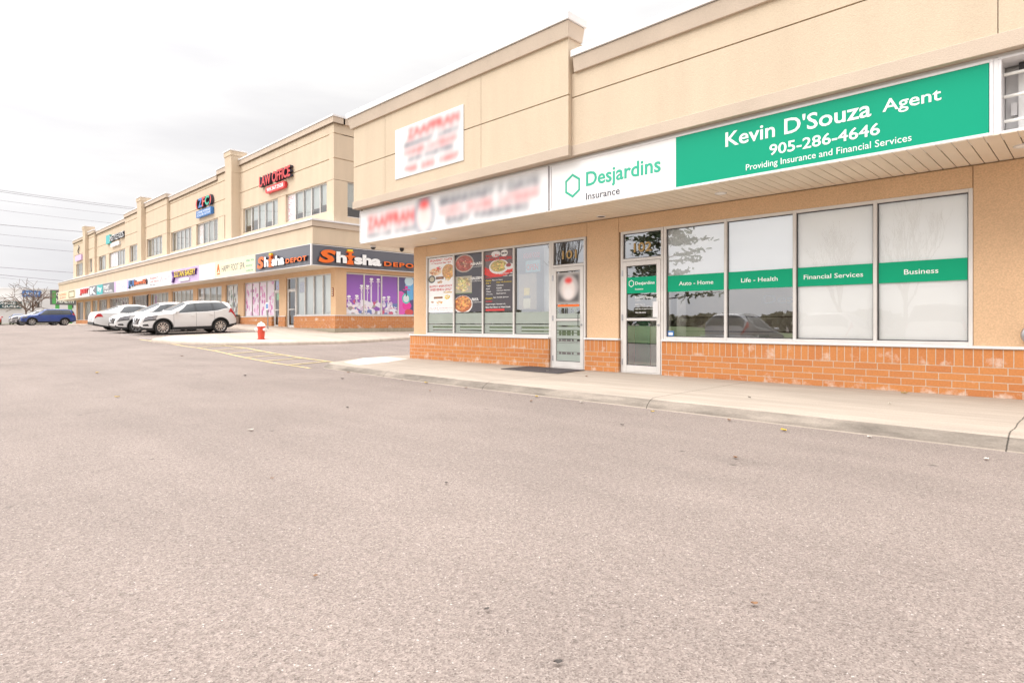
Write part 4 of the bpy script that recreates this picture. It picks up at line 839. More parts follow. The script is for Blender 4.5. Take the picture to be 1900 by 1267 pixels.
# the rooms behind the glass
r = MB(); r.box(-94,-29.1,19.5,19.6,0.8,8.7); r.box(-94,-29.1,16.4,19.5,4.6,4.7); r.build('interior_wall', ROOMW, FB); r = MB(); r.box(-94,-29.1,16.38,19.5,0.82,0.9); r.box(-94,-29.1,16.46,19.5,6.3,6.4); r.build('interior_floor', ROOMF, FB)
RNG = np.random.default_rng(5)
def far_window(x0, x1, n, z0, z1, y, kind, mt=PANE_F, axis='y', wd=0.06):
    """one glazed bay: frame with mullions, panes, and what hangs behind them"""
    f = MB(); g = MB(); s = MB(); e = np.linspace(x0, x1, n+1)
    def bx(mb, a, b, d0, d1, za, zb, m=0):
        if axis == 'y': mb.box(a, b, y+d0, y+d1, za, zb, m)
        else: mb.box(y-d1, y-d0, a, b, za, zb, m)
    for i, x in enumerate(e): bx(f, max(x0, x-wd/2), min(x1, x+wd/2), -0.01, 0.08, z0, z1)
    for a, b in zip(e, e[1:]): bx(f, a+wd/2, b-wd/2, -0.008, 0.08, z0, z0+wd); bx(f, a+wd/2, b-wd/2, -0.008, 0.08, z1-wd, z1)
    o = f.build('window', FRAME, FB)
    if axis == 'y': g.quad((x0+.03,y+.03,z0+.03),(x1-.03,y+.03,z0+.03),(x1-.03,y+.03,z1-.03),(x0+.03,y+.03,z1-.03))
    else: g.quad((y-.03,x0+.03,z0+.03),(y-.03,x1-.03,z0+.03),(y-.03,x1-.03,z1-.03),(y-.03,x0+.03,z1-.03))
    g.build('pane', mt, o)
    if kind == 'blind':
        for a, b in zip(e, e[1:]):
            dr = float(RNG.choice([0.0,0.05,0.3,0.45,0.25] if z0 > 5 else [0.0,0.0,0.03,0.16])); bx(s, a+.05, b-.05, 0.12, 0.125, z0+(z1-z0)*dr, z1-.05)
        s.build('roller_shade_or_glare', SHADE, o)
    if kind == 'curtain':
        for a, b in zip(e, e[1:]):
            k = int((b-a)/0.09)
            for j in range(k):
                if RNG.random() < 0.94: bx(s, a+.05+j*.09, a+.05+j*.09+.075, 0.14+.01*(j % 2), 0.146+.01*(j % 2), z0+.05, z1-.05)
        s.build('curtain', CURT, o)
    return o
kinds = ['blind','blind','curtain','curtain','curtain','curtain','curtain','curtain','curtain','curtain','curtain']
UWIN = []
for i, (a, b) in enumerate(UP):
    pr = max([p for x0, x1, _, p in SECT if x0-.1 <= (a+b)/2 <= x1]); n = max(1, round((b-a)/1.0)); UWIN.append(far_window(a, b, n, 7.05, 8.66, UY+0.14-pr, kinds[i]))
def film(parent, x0, x1, z0, z1, y, fn, w_=40, h_=60):
    c = fn(h_, w_); printed('window_film', c, (x0,y,z0), (x1-x0,0,0), (0,0,z1-z0), PRINT, parent)
def speck(bg, cols, n, sz=(.05,.14)):
    def fn(h_, w_):
        c = np.ones((h_, w_, 3))*np.array(bg)
        for _ in range(n): ellipse(c, RNG.random(), RNG.random(), RNG.uniform(*sz), RNG.uniform(*sz)*w_/h_*1.4, cols[RNG.integers(len(cols))])
        return c
    return fn
def rows_text(bg, col, n):
    def fn(h_, w_):
        c = np.ones((h_, w_, 3))*np.array(bg)
        for k in range(n):
            z = 0.95-0.9*k/n
            for j in range(5):
                if RNG.random() < .85: rect(c, .08+.17*j, .08+.17*j+RNG.uniform(.07,.15), z-.5/n, z, col)
        return c
    return fn
film(UWIN[0], -34.25, -33.38, 7.1, 8.6, UY+0.155, rows_text((.80,.74,.74), (.62,.22,.27), 13), 24, 48)
film(UWIN[2], -43.45, -43.0, 7.9, 8.55, UY+0.155, speck((.55,.12,.05), [(.7,.1,.06),(.8,.5,.1)], 12))
film(UWIN[7], -76.3, -73.5, 7.15, 8.55, UY+0.155, rows_text((.74,.72,.75), (.50,.47,.55), 10))
film(UWIN[3], -49.2, -48.2, 7.1, 8.55, UY+0.155, rows_text((.5,.45,.42), (.72,.70,.72), 12))
gk = [None]*len(G)
for i, (a, b, n, dr) in enumerate(G):
    y = FY+0.10
    if dr:
        f = MB(); f.box(a, a+.06, y-.02, y+.08, B0, 3.80); f.box(b-.06, b, y-.02, y+.08, B0, 3.80); f.box(a+.06, b-.06, y-.02, y+.08, 3.74, 3.80); f.box(a+.06, b-.06, y-.02, y+.08, 3.08, 3.14)
        f.box(a+.06, a+.15, y, y+.05, B0+.02, 3.08); f.box(b-.15, b-.06, y, y+.05, B0+.02, 3.08); f.box(a+.15, b-.15, y, y+.05, B0+.02, B0+.16); f.box(a+.15, b-.15, y+.001, y+.05, 2.98, 3.08); f.box(a+.15, b-.15, y+.002, y+.05, 1.92, 1.98)
        o = f.build('door', FRAME, FB); g = MB(); g.quad((a+.05,y+.03,B0+.1),(b-.05,y+.03,B0+.1),(b-.05,y+.03,3.78),(a+.05,y+.03,3.78)); g.build('pane', PANE_F, o)
        h = MB(); h.tube([(b-.12,y-.03,1.7),(b-.12,y-.06,1.75),(b-.12,y-.06,2.05),(b-.12,y-.03,2.1)], 0.012, 6); h.build('handle', DARK, o)
        gk[i] = o
    else:
        tall = a < -85
        gk[i] = far_window(a, b, n, SILL+.02 if not tall else B0+.3, 3.80, y, 'curtain' if i in (5,7,8) else 'blind' if i in (0,10,11) else None)  # ground-floor blinds added to give these panes the paleness of reflected sky
PINKS = [(.60,.20,.42),(.75,.50,.66),(.45,.12,.35),(.72,.70,.74),(.66,.30,.50)]
for k in range(4): film(gk[3], -40.65+1.1*k, -39.65+1.1*k, 1.62, 3.72, FY+0.124, speck((.76,.66,.74), PINKS, 26), 24, 44)
film(gk[2], -36.2, -35.5, 3.16, 3.7, FY+0.155, speck((.45,.45,.75), [(.7,.05,.05),(.5,.5,.8)], 9)); film(gk[2], -36.1, -35.6, 2.55, 2.95, FY+0.155, speck((.35,.70,.35), [(.5,.75,.5)], 6))
film(gk[0], -33.1, -32.4, 2.9, 3.5, FY+0.16, rows_text((.70,.68,.75), (.48,.44,.60), 6), 16, 24)
for k in range(2): film(gk[4], -43.8+1.06*k, -42.85+1.06*k, 1.62, 3.72, FY+0.124, speck((.62,.62,.60), [(.12,.12,.14),(.30,.20,.16),(.75,.75,.75),(.2,.28,.2)], 34, (.05,.15)), 24, 44)
film(gk[6], -49.4, -48.6, 2.4, 3.7, FY+0.155, speck((.66,.62,.60), [(.5,.3,.3),(.7,.7,.7)], 14), 16, 30)
film(gk[9], -62.9, -62.6, 2.2, 3.6, FY+0.16, speck((.75,.1,.06), [(.8,.3,.1)], 5), 10, 30); film(gk[8], -60.9, -60.5, 2.6, 3.6, FY+0.16, speck((.55,.12,.45), [(.4,.1,.5)], 4), 10, 20)
for i, bg, cs in ((10,(.62,.60,.58),[(.25,.22,.3),(.75,.72,.7),(.4,.3,.4),(.3,.4,.35)]),(11,(.62,.58,.52),[(.3,.28,.3),(.75,.75,.75)]),(12,(.66,.6,.5),[(.4,.5,.3),(.75,.75,.7)]),(13,(.60,.66,.60),[(.3,.5,.4),(.75,.78,.78),(.3,.3,.3)])):
    a, b, n, _ = G[i]; e = np.linspace(a, b, n+1)
    for u, v in zip(e, e[1:]): film(gk[i], u+.06, v-.06, 2.0, 3.7, FY+0.16, speck(bg, cs, 26, (.08,.2)), 14, 30)
# flank: purple display pictures behind four panes, and an upper window
fw = far_window(16.72, 22.3, 5, SILL+.02, 3.84, FX-0.10, None, axis='x', wd=0.07)
def flank_pic(i):
    c = np.ones((70, 36, 3))*np.array((.27,.11,.42)); Y = np.linspace(0, 1, 70)
    c *= (1.15-.5*np.abs(Y-.45))[:, None, None]
    if i == 3:
        c[:] = np.array((.12,.10,.22)); ellipse(c,.1,.30,.5,.33,(.70,.12,.46)); ellipse(c,.85,.75,.4,.35,(.15,.42,.72)); ellipse(c,.7,.9,.3,.12,(.55,.72,.8)); ellipse(c,.55,.25,.30,.12,(.78,.06,.34)); ellipse(c,.5,.44,.28,.14,(.10,.55,.50)); ellipse(c,.5,.44,.20,.10,(.70,.75,.78)); rect(c,.42,.62,.70,.78,(.70,.05,.30)); rect(c,.30,.80,.66,.69,(.6,.05,.3)); rect(c,.48,.56,.5,.68,(.10,.10,.14)); ellipse(c,.7,.08,.3,.08,(.62,.1,.1))
        return c
    base = [(.78,.76,.80),(.70,.66,.72),(.60,.50,.62),(.80,.70,.72),(.55,.12,.2),(.16,.2,.42),(.35,.30,.28),(.72,.74,.8)]
    for _ in range(60): ellipse(c, RNG.random(), RNG.random()**1.7*.34, RNG.uniform(.06,.16), RNG.uniform(.03,.06), base[RNG.integers(8)])
    for x, zt_ in (((.15,.44),(.62,.46),(.92,.72)),((.18,.72),(.42,.90),(.85,.90)),((.12,.44),(.42,.46)))[i]:
        rect(c, max(0,x-.035), x+.035, .2, zt_, (.72,.66,.74)); ellipse(c, x, zt_, .11, .03, (.82,.80,.82)); ellipse(c, x, zt_-.06, .15, .012, (.75,.66,.7)); ellipse(c, x, .26, .10, .07, (.74,.70,.78)); ellipse(c, x, zt_-.16, .06, .03, (.55,.45,.6))
    return c
e = np.linspace(16.72, 22.3, 6)
for i in range(5): printed('window_film', flank_pic(min(i, 3)), (FX-0.122, e[i]+.05, SILL+.06), (0,e[i+1]-e[i]-.1,0), (0,0,3.78-SILL-.06), PRINT, fw)
far_window(16.75, 19.2, 2, 6.77, 8.66, -28.80, 'blind', axis='x')
# ------------------------------------------------------------------ fascia signs of the far building
SY = CY-0.02
def fascia(x0, x1, lab, mt, z0=4.10, z1=5.12):
    t = thing('shop_sign', lab, 'sign', ((x0+x1)/2, SY, z0), 'shop signs along the canopy'); b = MB(); b.box(x0+.02, x1-.02, SY, SY+0.14, z0, z1); b.build('panel', mt, t)
    b = MB(); b.box(x0+.02, x1-.02, SY-.012, SY+.15, z0-.035, z0-.002); b.box(x0+.02, x1-.02, SY-.012, SY+.15, z1+.002, z1+.03); b.build('frame', METAL_W, t); return t
LT = lambda *a, **k: letters(*a, **k)
t = fascia(-35.28, CX-.06, 'dark grey canopy sign with orange and white hookah-shop letters facing the parking lot', GREYS)
b = MB(); b.box(CX-.07, CX+.015, SY-.012, SY+.06, 4.065, 5.15); b.build('corner_post', METAL_W, t)
def shisha(t, u0, wd, plane, face, h0, hh, dep):
    w_ = lambda a: u0+wd*a
    LT('S', w_(0), w_(.15), h0+.0*hh, h0+hh*.93, plane, [ORANGE, INK], t, face, dep, .05, .15)
    LT('h', w_(.155), w_(.25), h0+.08*hh, h0+hh*.86, plane, [LWHITE, INK], t, face, dep, .05)
    LT('sha', w_(.318), w_(.58), h0+.05*hh, h0+hh*.80, plane, [LWHITE, INK], t, face, dep, .05)
    LT('DEPOT', w_(.608), w_(1.0), h0+.10*hh, h0+hh*.45, plane, [ORANGE, INK], t, face, dep, .035, 0, 1.18)
    m_ = MB(); c = w_(.283)
    def bx(a, b, za, zb):
        if face == '-Y': m_.box(c+a*wd, c+b*wd, plane-dep, plane, h0+za*hh, h0+zb*hh)
        else: m_.box(plane, plane+dep, c+a*wd, c+b*wd, h0+za*hh, h0+zb*hh)
    pf = [(.02,.03),(.10,.03),(.105,.027),(.28,.026),(.32,.013),(.40,.013),(.43,.021),(.53,.021),(.55,.045),(.62,.045),(.65,.013),(.83,.013),(.86,.030),(.94,.030)]
    out_ = [(c+w2*wd, h0+z*hh) for z, w2 in pf]+[(c-w2*wd, h0+z*hh) for z, w2 in pf[::-1]]
    if face == '-Y': m_.prism([(a, plane, z) for a, z in out_], (0,-dep,0))
    else: m_.prism([(plane, a, z) for a, z in out_], (dep,0,0))
    m_.build('hookah_letter', ORANGE, t, fix=True)
    m_ = MB(); bx(-.022,.022,.95,1.08); m_.build('flame', YELL, t)
shisha(t, -34.75, 5.95, SY, '-Y', 4.24, .72, .12)
t = thing('shop_sign', 'larger dark grey flank sign with orange and white hookah-shop letters facing the lane', 'sign', (CX, 18, 4.1), 'shop signs along the canopy')
b = MB(); b.box(CX-.12, CX+.02, SY+.07, 26, 4.10, 5.10); b.build('panel', GREYS, t); b = MB(); b.box(CX-.12, CX+.035, SY+.07, 26, 5.102, 5.13); b.box(CX-.12, CX+.035, SY+.07, 26, 4.065, 4.098); b.build('frame', METAL_W, t)
shisha(t, 14.93, 6.40, CX+.02, '+X', 4.22, .74, .12)
t = fascia(-41.66, -35.28, 'cream canopy sign of a foot spa beside the dark corner sign', CREAM)
LT('HAPPY FOOT SPA', -40.5, -36.85, 4.42, 4.82, SY, INK, t, bold=-.004); LT('MASSAGE  FACIAL', -36.6, -35.5, 4.80, 4.94, SY, GREEN_T, t); LT('REFLEXOLOGY', -36.6, -35.7, 4.50, 4.62, SY, GREEN_T, t); LT('ACUPUNCTURE', -36.6, -35.6, 4.22, 4.32, SY, GREEN_T, t)
hx = MB(); hx.tube([(-41.25,SY-.01,4.45),(-41.05,SY-.01,4.95),(-40.85,SY-.01,4.45)], .035, 6); hx.box(-41.3,-40.8,SY-.02,SY,4.30,4.38); hx.box(-41.15,-40.95,SY-.02,SY,4.6,4.72); hx.build('logo', ORANGE, t)
fascia(-44.7, -41.66, 'blank white canopy sign panel left of the cream spa sign', WHITE)
t = fascia(-50.68, -44.7, 'lilac canopy sign with dark bakery channel letters', PURP)
LT('SULTAN BAKERY', -49.6, -45.0, 4.55, 4.98, SY, [YELL, DKPURP], t, depth=.14, bold=.02); b = MB(); b.box(-48.6,-46.5,SY-.1,SY,4.2,4.42); b.build('light_box', LWHITE, t)
b = MB(); b.prism([(-50.3,SY,5.0),(-50.05,SY,5.0),(-49.7,SY,4.6),(-50.05,SY,4.2),(-50.3,SY,4.2),(-49.98,SY,4.6)], (0,-.12,0)); b.build('chevron', DKPURP, t, fix=True)
t = fascia(-56.43, -50.68, 'white canopy sign with pink and red small lettering', WHITE)
LT('PHARMACY', -56.2, -54.0, 4.7, 4.9, SY, REDL, t); LT('CLINIC WALK-IN', -56.2, -53.9, 4.45, 4.62, SY, REDL, t); LT('905.568.1111', -56.2, -54.1, 4.2, 4.34, SY, INK, t); LT('W H Y', -53.6, -51.0, 4.3, 4.85, SY, [mat('letter_pink',(.72,.30,.36),.4)], t, bold=-.01)
t = fascia(-62.93, -56.43, 'white canopy sign with navy and orange channel letters', WHITE)
LT('JUI', -62.6, -60.6, 4.25, 4.95, SY, [BLUEL, INK], t, depth=.12, bold=.03); LT('Shawarma BBQ', -60.5, -56.9, 4.4, 4.86, SY, [ORANGE, INK], t, depth=.12, bold=.03)
t = fascia(-68.0, -62.93, 'white canopy sign with faint blue outline lettering and a purple strip at its left', WHITE)
LT('CITY', -66.9, -65.6, 4.35, 4.9, SY, mat('letter_lilac',(.42,.38,.62),.4), t, bold=-.01); LT('NAILS', -65.4, -63.4, 4.35, 4.9, SY, mat('letter_pale_blue',(.36,.44,.62),.4), t); b = MB(); b.box(-67.95,-67.2,SY-.012,SY,4.12,5.1); b.box(-63.3,-62.97,SY-.012,SY,4.12,5.1); b.build('side_strip', PURP, t)
t = fascia(-78.66, -68.0, 'grey canopy sign with a teal square and white travel lettering', GREYS)
b = MB(); b.box(-75.2,-72.6,SY-.012,SY,4.12,5.1); b.build('square', TEAL, t); LT('by', -74.8, -73.0, 4.3, 4.95, SY-.012, LWHITE, t, bold=.03); LT('SMART', -72.3, -69.9, 4.5, 4.95, SY, LWHITE, t, bold=.02); LT('TRAVEL', -72.3, -68.5, 4.2, 4.42, SY, LWHITE, t, bold=.02); LT('K', -78.3, -75.6, 4.2, 5.0, SY, LWHITE, t, bold=.04)
t = fascia(-86.03, -78.66, 'white canopy sign with bold red channel letters', WHITE); LT('JUST', -83.2, -79.0, 4.3, 4.98, SY, [REDL, REDL], t, depth=.1, bold=.05)
t = fascia(-96.9, -86.03, 'cream canopy sign at the far left end of the long building', CREAM); LT('FLOWERS', -96, -91.5, 4.62, 4.9, SY, ORANGE, t, bold=.02); LT('SUSHI', -95.8, -92, 4.25, 4.5, SY, REDL, t); b = MB()
for q in ((-90,-89.7,4.2,5.0),(-86.9,-86.6,4.2,5.0),(-89.7,-86.9,4.2,4.3),(-89.7,-86.9,4.9,5.0)): b.box(q[0],q[1],SY-.012,SY,q[2],q[3])
b.build('square_frame', GROOVE, t)
# signs on the upper wall
t = thing('wall_sign', 'red channel letters reading Law Office over a red phone number pill', 'sign', (-35.4, UY, 9.1), 'signs on the upper wall')
LT('LAW OFFICE', -37.45, -33.25, 9.55, 10.2, UY-.03, [REDL, INK], t, depth=.20, bold=.03)
b = MB(); n_ = 10; P = [(-36.45+.17*-math.sin(a*math.pi/n_), UY-.03, 9.23+.2*math.cos(a*math.pi/n_)) for a in range(n_+1)]+[(-34.15+.17*math.sin(a*math.pi/n_), UY-.03, 9.23-.2*math.cos(a*math.pi/n_)) for a in range(n_+1)]; b.prism(P, (0,-.17,0)); b.build('pill', REDL, t, fix=True)
LT('905.567.2528', -36.4, -34.2, 9.12, 9.34, UY-.20, LWHITE, t, bold=.02)
t = thing('wall_sign', 'red, blue and green channel letters over a blue light box', 'sign', (-47.2, UY, 9.1), 'signs on the upper wall')
for ch, u0, u1, m_ in (('Z',-48.3,-47.45,BLUEL),('F',-47.5,-46.9,REDL),('C',-46.9,-46.1,GREEN_T)): LT(ch, u0, u1, 9.72, 10.4, UY-.03, [m_, INK], t, depth=.2, bold=.04)
LT('(', -48.8, -48.4, 9.68, 10.4, UY-.03, [REDL, INK], t, depth=.2, bold=.04); LT(')', -46.05, -45.65, 9.68, 10.42, UY-.03, [REDL, INK], t, depth=.2, bold=.04)
b = MB(); b.box(-48.75,-45.7,UY-.22,UY-.02,9.02,9.52); b.build('light_box', BLUEL, t); LT('ZONE FITNESS', -48.5, -45.9, 9.29, 9.44, UY-.22, LWHITE, t); LT('CLUB GYM', -48.5, -45.9, 9.09, 9.23, UY-.22, LWHITE, t)
t = thing('wall_sign', 'teal square leaf logo and dark letters over a small white box', 'sign', (-73, UY, 9.2), 'signs on the upper wall')
b = MB(); b.box(-76.9,-75.3,UY-.2,UY-.02,9.65,10.55); b.build('logo_box', TEAL, t); LT('INSTYLE KIDS', -75.1, -69.6, 9.75, 10.35, UY-.03, [LWHITE, INK], t, depth=.2, bold=.0); b = MB(); b.box(-74.9,-71.6,UY-.2,UY-.02,9.15,9.55); b.build('light_box', WHITE, t)
t = thing('wall_sign', 'small lilac light box under a thin dark emblem near the far left end', 'sign', (-91.5, UY, 9.0), 'signs on the upper wall')
b = MB(); b.box(-93.0,-89.6,UY-.2,UY-.02,8.95,9.62); b.build('light_box', PURP, t); b = MB(); b.tube([(-91.6,UY-.1,9.85),(-91.9,UY-.1,10.2),(-91.2,UY-.1,10.6),(-91.5,UY-.1,10.85)], .06, 6); b.build('emblem', INK, t)
# small fixtures
t = thing('wall_plaque', 'small rust-red plaque on the stucco pier at the building corner', 'plaque', (-28.9, FY, 3.0)); b = MB(); b.box(-29.08,-28.93,FY-.04,FY,2.55,3.0); b.build('panel', mat('rust_red',(.25,.07,.03),.6,.2,20), t); b = MB()
for k in range(4): b.box(-29.06,-28.95,FY-.046,FY-.04,2.60+.1*k,2.65+.1*k)
b.build('lettering', CREAM, t)
t = thing('fire_riser', 'dark red pipe riser on the pier between shop windows', 'pipe', (-62.2, FY, 0.9)); b = MB(); b.tube([(-62.25,FY-.1,.9),(-62.25,FY-.1,3.7),(-62.25,FY,3.75)], .06, 8); b.build('pipe', DARK, t); b = MB(); b.tube([(-62.1,FY-.12,1.6),(-62.1,FY-.12,2.7)], .09, 8); b.build('red_cover', REDL, t)
t = thing('ramp_wall', 'low pale concrete ramp wall with dark cap beside the brick base', 'wall', (-42, 15, .8)); b = MB(); b.box(-44.2,-41.2,FY-1.1,FY-.1,H(-42,15)+.1,1.62); b.build('wall', CONC_F, t); b = MB(); b.box(-44.25,-41.15,FY-1.14,FY-.08,1.62,1.70); b.box(-41.2,-41.14,FY-1.14,FY-1.06,H(-41,15)+.1,1.62); b.build('cap', DARK, t)

# ------------------------------------------------------------------ vehicles
RUBBER = mat('tyre_rubber', (0.035,0.033,0.032), 0.8, 0.15, 9)
ALLOY = mat('alloy_rim', (0.62,0.62,0.62), 0.25, 0.03, metal=0.8)
GLASSC = mat('car_glass', (0.05,0.055,0.06), 0.04, 0.1, 1.5, spec=0.5)
TRIM = mat('black_trim', (0.03,0.03,0.032), 0.45, 0.1)
LAMP = mat('lamp_glass', (0.26,0.26,0.28), 0.08, 0.25, 8, spec=0.6, coat=0.5)
TAIL = mat('tail_lamp', (0.50,0.015,0.02), 0.12, 0.15, 8, coat=1.0)
PLATE = mat('number_plate', (0.66,0.68,0.72), 0.4, 0.05)
def paint(name, col): return mat(name, col, 0.28, 0.02, 0.6, coat=1.0)
P_WHITE, P_PEARL, P_BLUE = paint('paint_white', (0.76,0.75,0.74)), paint('paint_pearl', (0.70,0.69,0.68)), paint('paint_blue', (0.018,0.06,0.28))
P_SILV, P_GREY, P_RED = paint('paint_silver', (0.45,0.43,0.43)), paint('paint_grey', (0.26,0.26,0.28)), paint('paint_red', (0.4,0.02,0.02))
SPEC = {
 'suv': dict(L=4.69, wb=(0.94,3.64), rw=0.365, clad=0.17, rails=1,
  top=[(0,.66),(.05,.82),(.13,.93),(.30,1.0),(.7,1.06),(1.15,1.115),(1.32,1.16),(2.10,1.60),(2.45,1.665),(2.95,1.70),(3.5,1.695),(4.05,1.65),(4.32,1.60),(4.46,1.34),(4.56,1.08),(4.64,.90),(4.69,.66)],
  belt=[(0,.60),(.06,.74),(.15,.86),(.30,.93),(.7,.99),(1.2,1.03),(2,1.07),(3,1.11),(3.5,1.16),(3.9,1.26),(4.3,1.30),(4.5,1.05),(4.62,.85),(4.69,.60)],
  low=[(0,.42),(.12,.28),(.4,.23),(1,.22),(3.8,.23),(4.3,.30),(4.69,.46)],
  wb_=[(0,.60),(.06,.72),(.18,.82),(.45,.89),(.9,.915),(3.8,.915),(4.3,.88),(4.55,.82),(4.69,.70)],
  wt=[(0,.50),(.06,.62),(.2,.72),(.6,.78),(1.2,.78),(1.35,.74),(2.1,.60),(2.6,.585),(3.8,.58),(4.3,.55),(4.48,.66),(4.6,.74),(4.69,.62)],
  side=[((1.50,2.42),(2.13,2.42)),((2.50,3.30),(2.50,3.24)),((3.36,4.10),(3.30,3.82))], ws=(1.36,2.08), rwn=(4.335,4.54), seams=(1.42,2.46,3.34), head=(.12,.62,.72,.98), tail=(4.12,4.63,.80,1.03)),
 'sedan': dict(L=4.65, wb=(0.92,3.62), rw=0.33, clad=0.05, rails=0,
  top=[(0,.60),(.06,.74),(.2,.83),(.6,.89),(1.15,.95),(1.3,.98),(2.05,1.38),(2.5,1.45),(3.0,1.435),(3.4,1.36),(4.05,1.09),(4.3,1.06),(4.52,1.03),(4.60,.86),(4.65,.62)],
  belt=[(0,.52),(.08,.66),(.25,.76),(.7,.83),(1.3,.88),(2.2,.93),(3.4,.97),(4.1,1.0),(4.5,.96),(4.60,.80),(4.65,.56)],
  low=[(0,.34),(.12,.24),(.5,.18),(4,.19),(4.4,.28),(4.65,.40)],
  wb_=[(0,.62),(.08,.74),(.25,.83),(.6,.88),(1,.90),(3.7,.90),(4.3,.87),(4.55,.80),(4.65,.70)],
  wt=[(0,.50),(.08,.64),(.3,.74),(1.15,.76),(1.32,.73),(2.05,.57),(3.0,.56),(3.4,.57),(4.05,.68),(4.5,.70),(4.65,.6)],
  side=[((1.55,2.42),(2.12,2.42)),((2.50,3.42),(2.50,3.12))], ws=(1.34,2.04), rwn=(3.42,4.02), seams=(1.45,2.46,3.36), head=(.10,.58,.72,1.0), tail=(4.22,4.60,.72,1.0)),
 'hatch': dict(L=4.50, wb=(0.90,3.55), rw=0.345, clad=0.12, rails=0,
  top=[(0,.62),(.05,.78),(.15,.88),(.35,.95),(.8,1.02),(1.1,1.06),(1.22,1.10),(2.1,1.54),(2.5,1.60),(3.0,1.61),(3.6,1.56),(4.05,1.48),(4.28,1.22),(4.40,1.0),(4.50,.64)],
  belt=[(0,.56),(.06,.70),(.16,.82),(.4,.89),(.9,.95),(2,1.02),(3,1.06),(3.8,1.12),(4.2,1.12),(4.4,.9),(4.50,.58)],
  low=[(0,.38),(.12,.26),(.4,.20),(3.8,.21),(4.2,.29),(4.50,.44)],
  wb_=[(0,.58),(.06,.70),(.18,.80),(.45,.87),(.9,.89),(3.7,.89),(4.2,.86),(4.4,.80),(4.50,.68)],
  wt=[(0,.48),(.06,.60),(.2,.70),(.6,.76),(1.1,.76),(1.25,.73),(2.1,.59),(3.6,.57),(4.05,.56),(4.3,.66),(4.5,.6)],
  side=[((1.45,2.35),(2.10,2.35)),((2.43,3.25),(2.43,3.18)),((3.31,3.85),(3.24,3.60))], ws=(1.26,2.08), rwn=(4.07,4.26), seams=(1.36,2.39,3.28), head=(.10,.55,.74,1.0), tail=(4.05,4.42,.85,1.1)),
 'boxy': dict(L=4.45, wb=(0.88,3.50), rw=0.355, clad=0.16, rails=1,
  top=[(0,.66),(.05,.84),(.12,.93),(.3,.98),(1.0,1.06),(1.15,1.10),(1.85,1.58),(2.1,1.65),(2.6,1.685),(3.6,1.675),(4.05,1.64),(4.22,1.50),(4.33,1.15),(4.40,.95),(4.45,.66)],
  belt=[(0,.58),(.06,.76),(.15,.88),(.5,.94),(1.2,.99),(3.0,1.02),(4.1,1.06),(4.3,1.02),(4.4,.82),(4.45,.58)],
  low=[(0,.44),(.12,.32),(.4,.26),(3.8,.26),(4.2,.34),(4.45,.48)],
  wb_=[(0,.62),(.06,.74),(.15,.82),(.4,.87),(.8,.885),(3.8,.885),(4.2,.86),(4.4,.80),(4.45,.72)],
  wt=[(0,.5),(.06,.66),(.2,.74),(1.0,.77),(1.2,.74),(1.9,.62),(3.9,.62),(4.2,.62),(4.35,.74),(4.45,.65)],
  side=[((1.38,2.24),(1.92,2.24)),((2.32,3.15),(2.32,3.12)),((3.23,4.05),(3.20,3.88))], ws=(1.20,1.82), rwn=(4.10,4.32), seams=(1.3,2.28,3.19), head=(.10,.45,.74,1.02), tail=(4.10,4.36,1.05,1.75)),
}
SPEC['van'] = dict(SPEC['boxy'], L=4.45)
SPEC['van']['top'] = [(y, z+0.32*min(1, max(0, (y-1.2)/0.8))*min(1, max(0, (4.40-y)/0.15))) for y, z in SPEC['boxy']['top']]
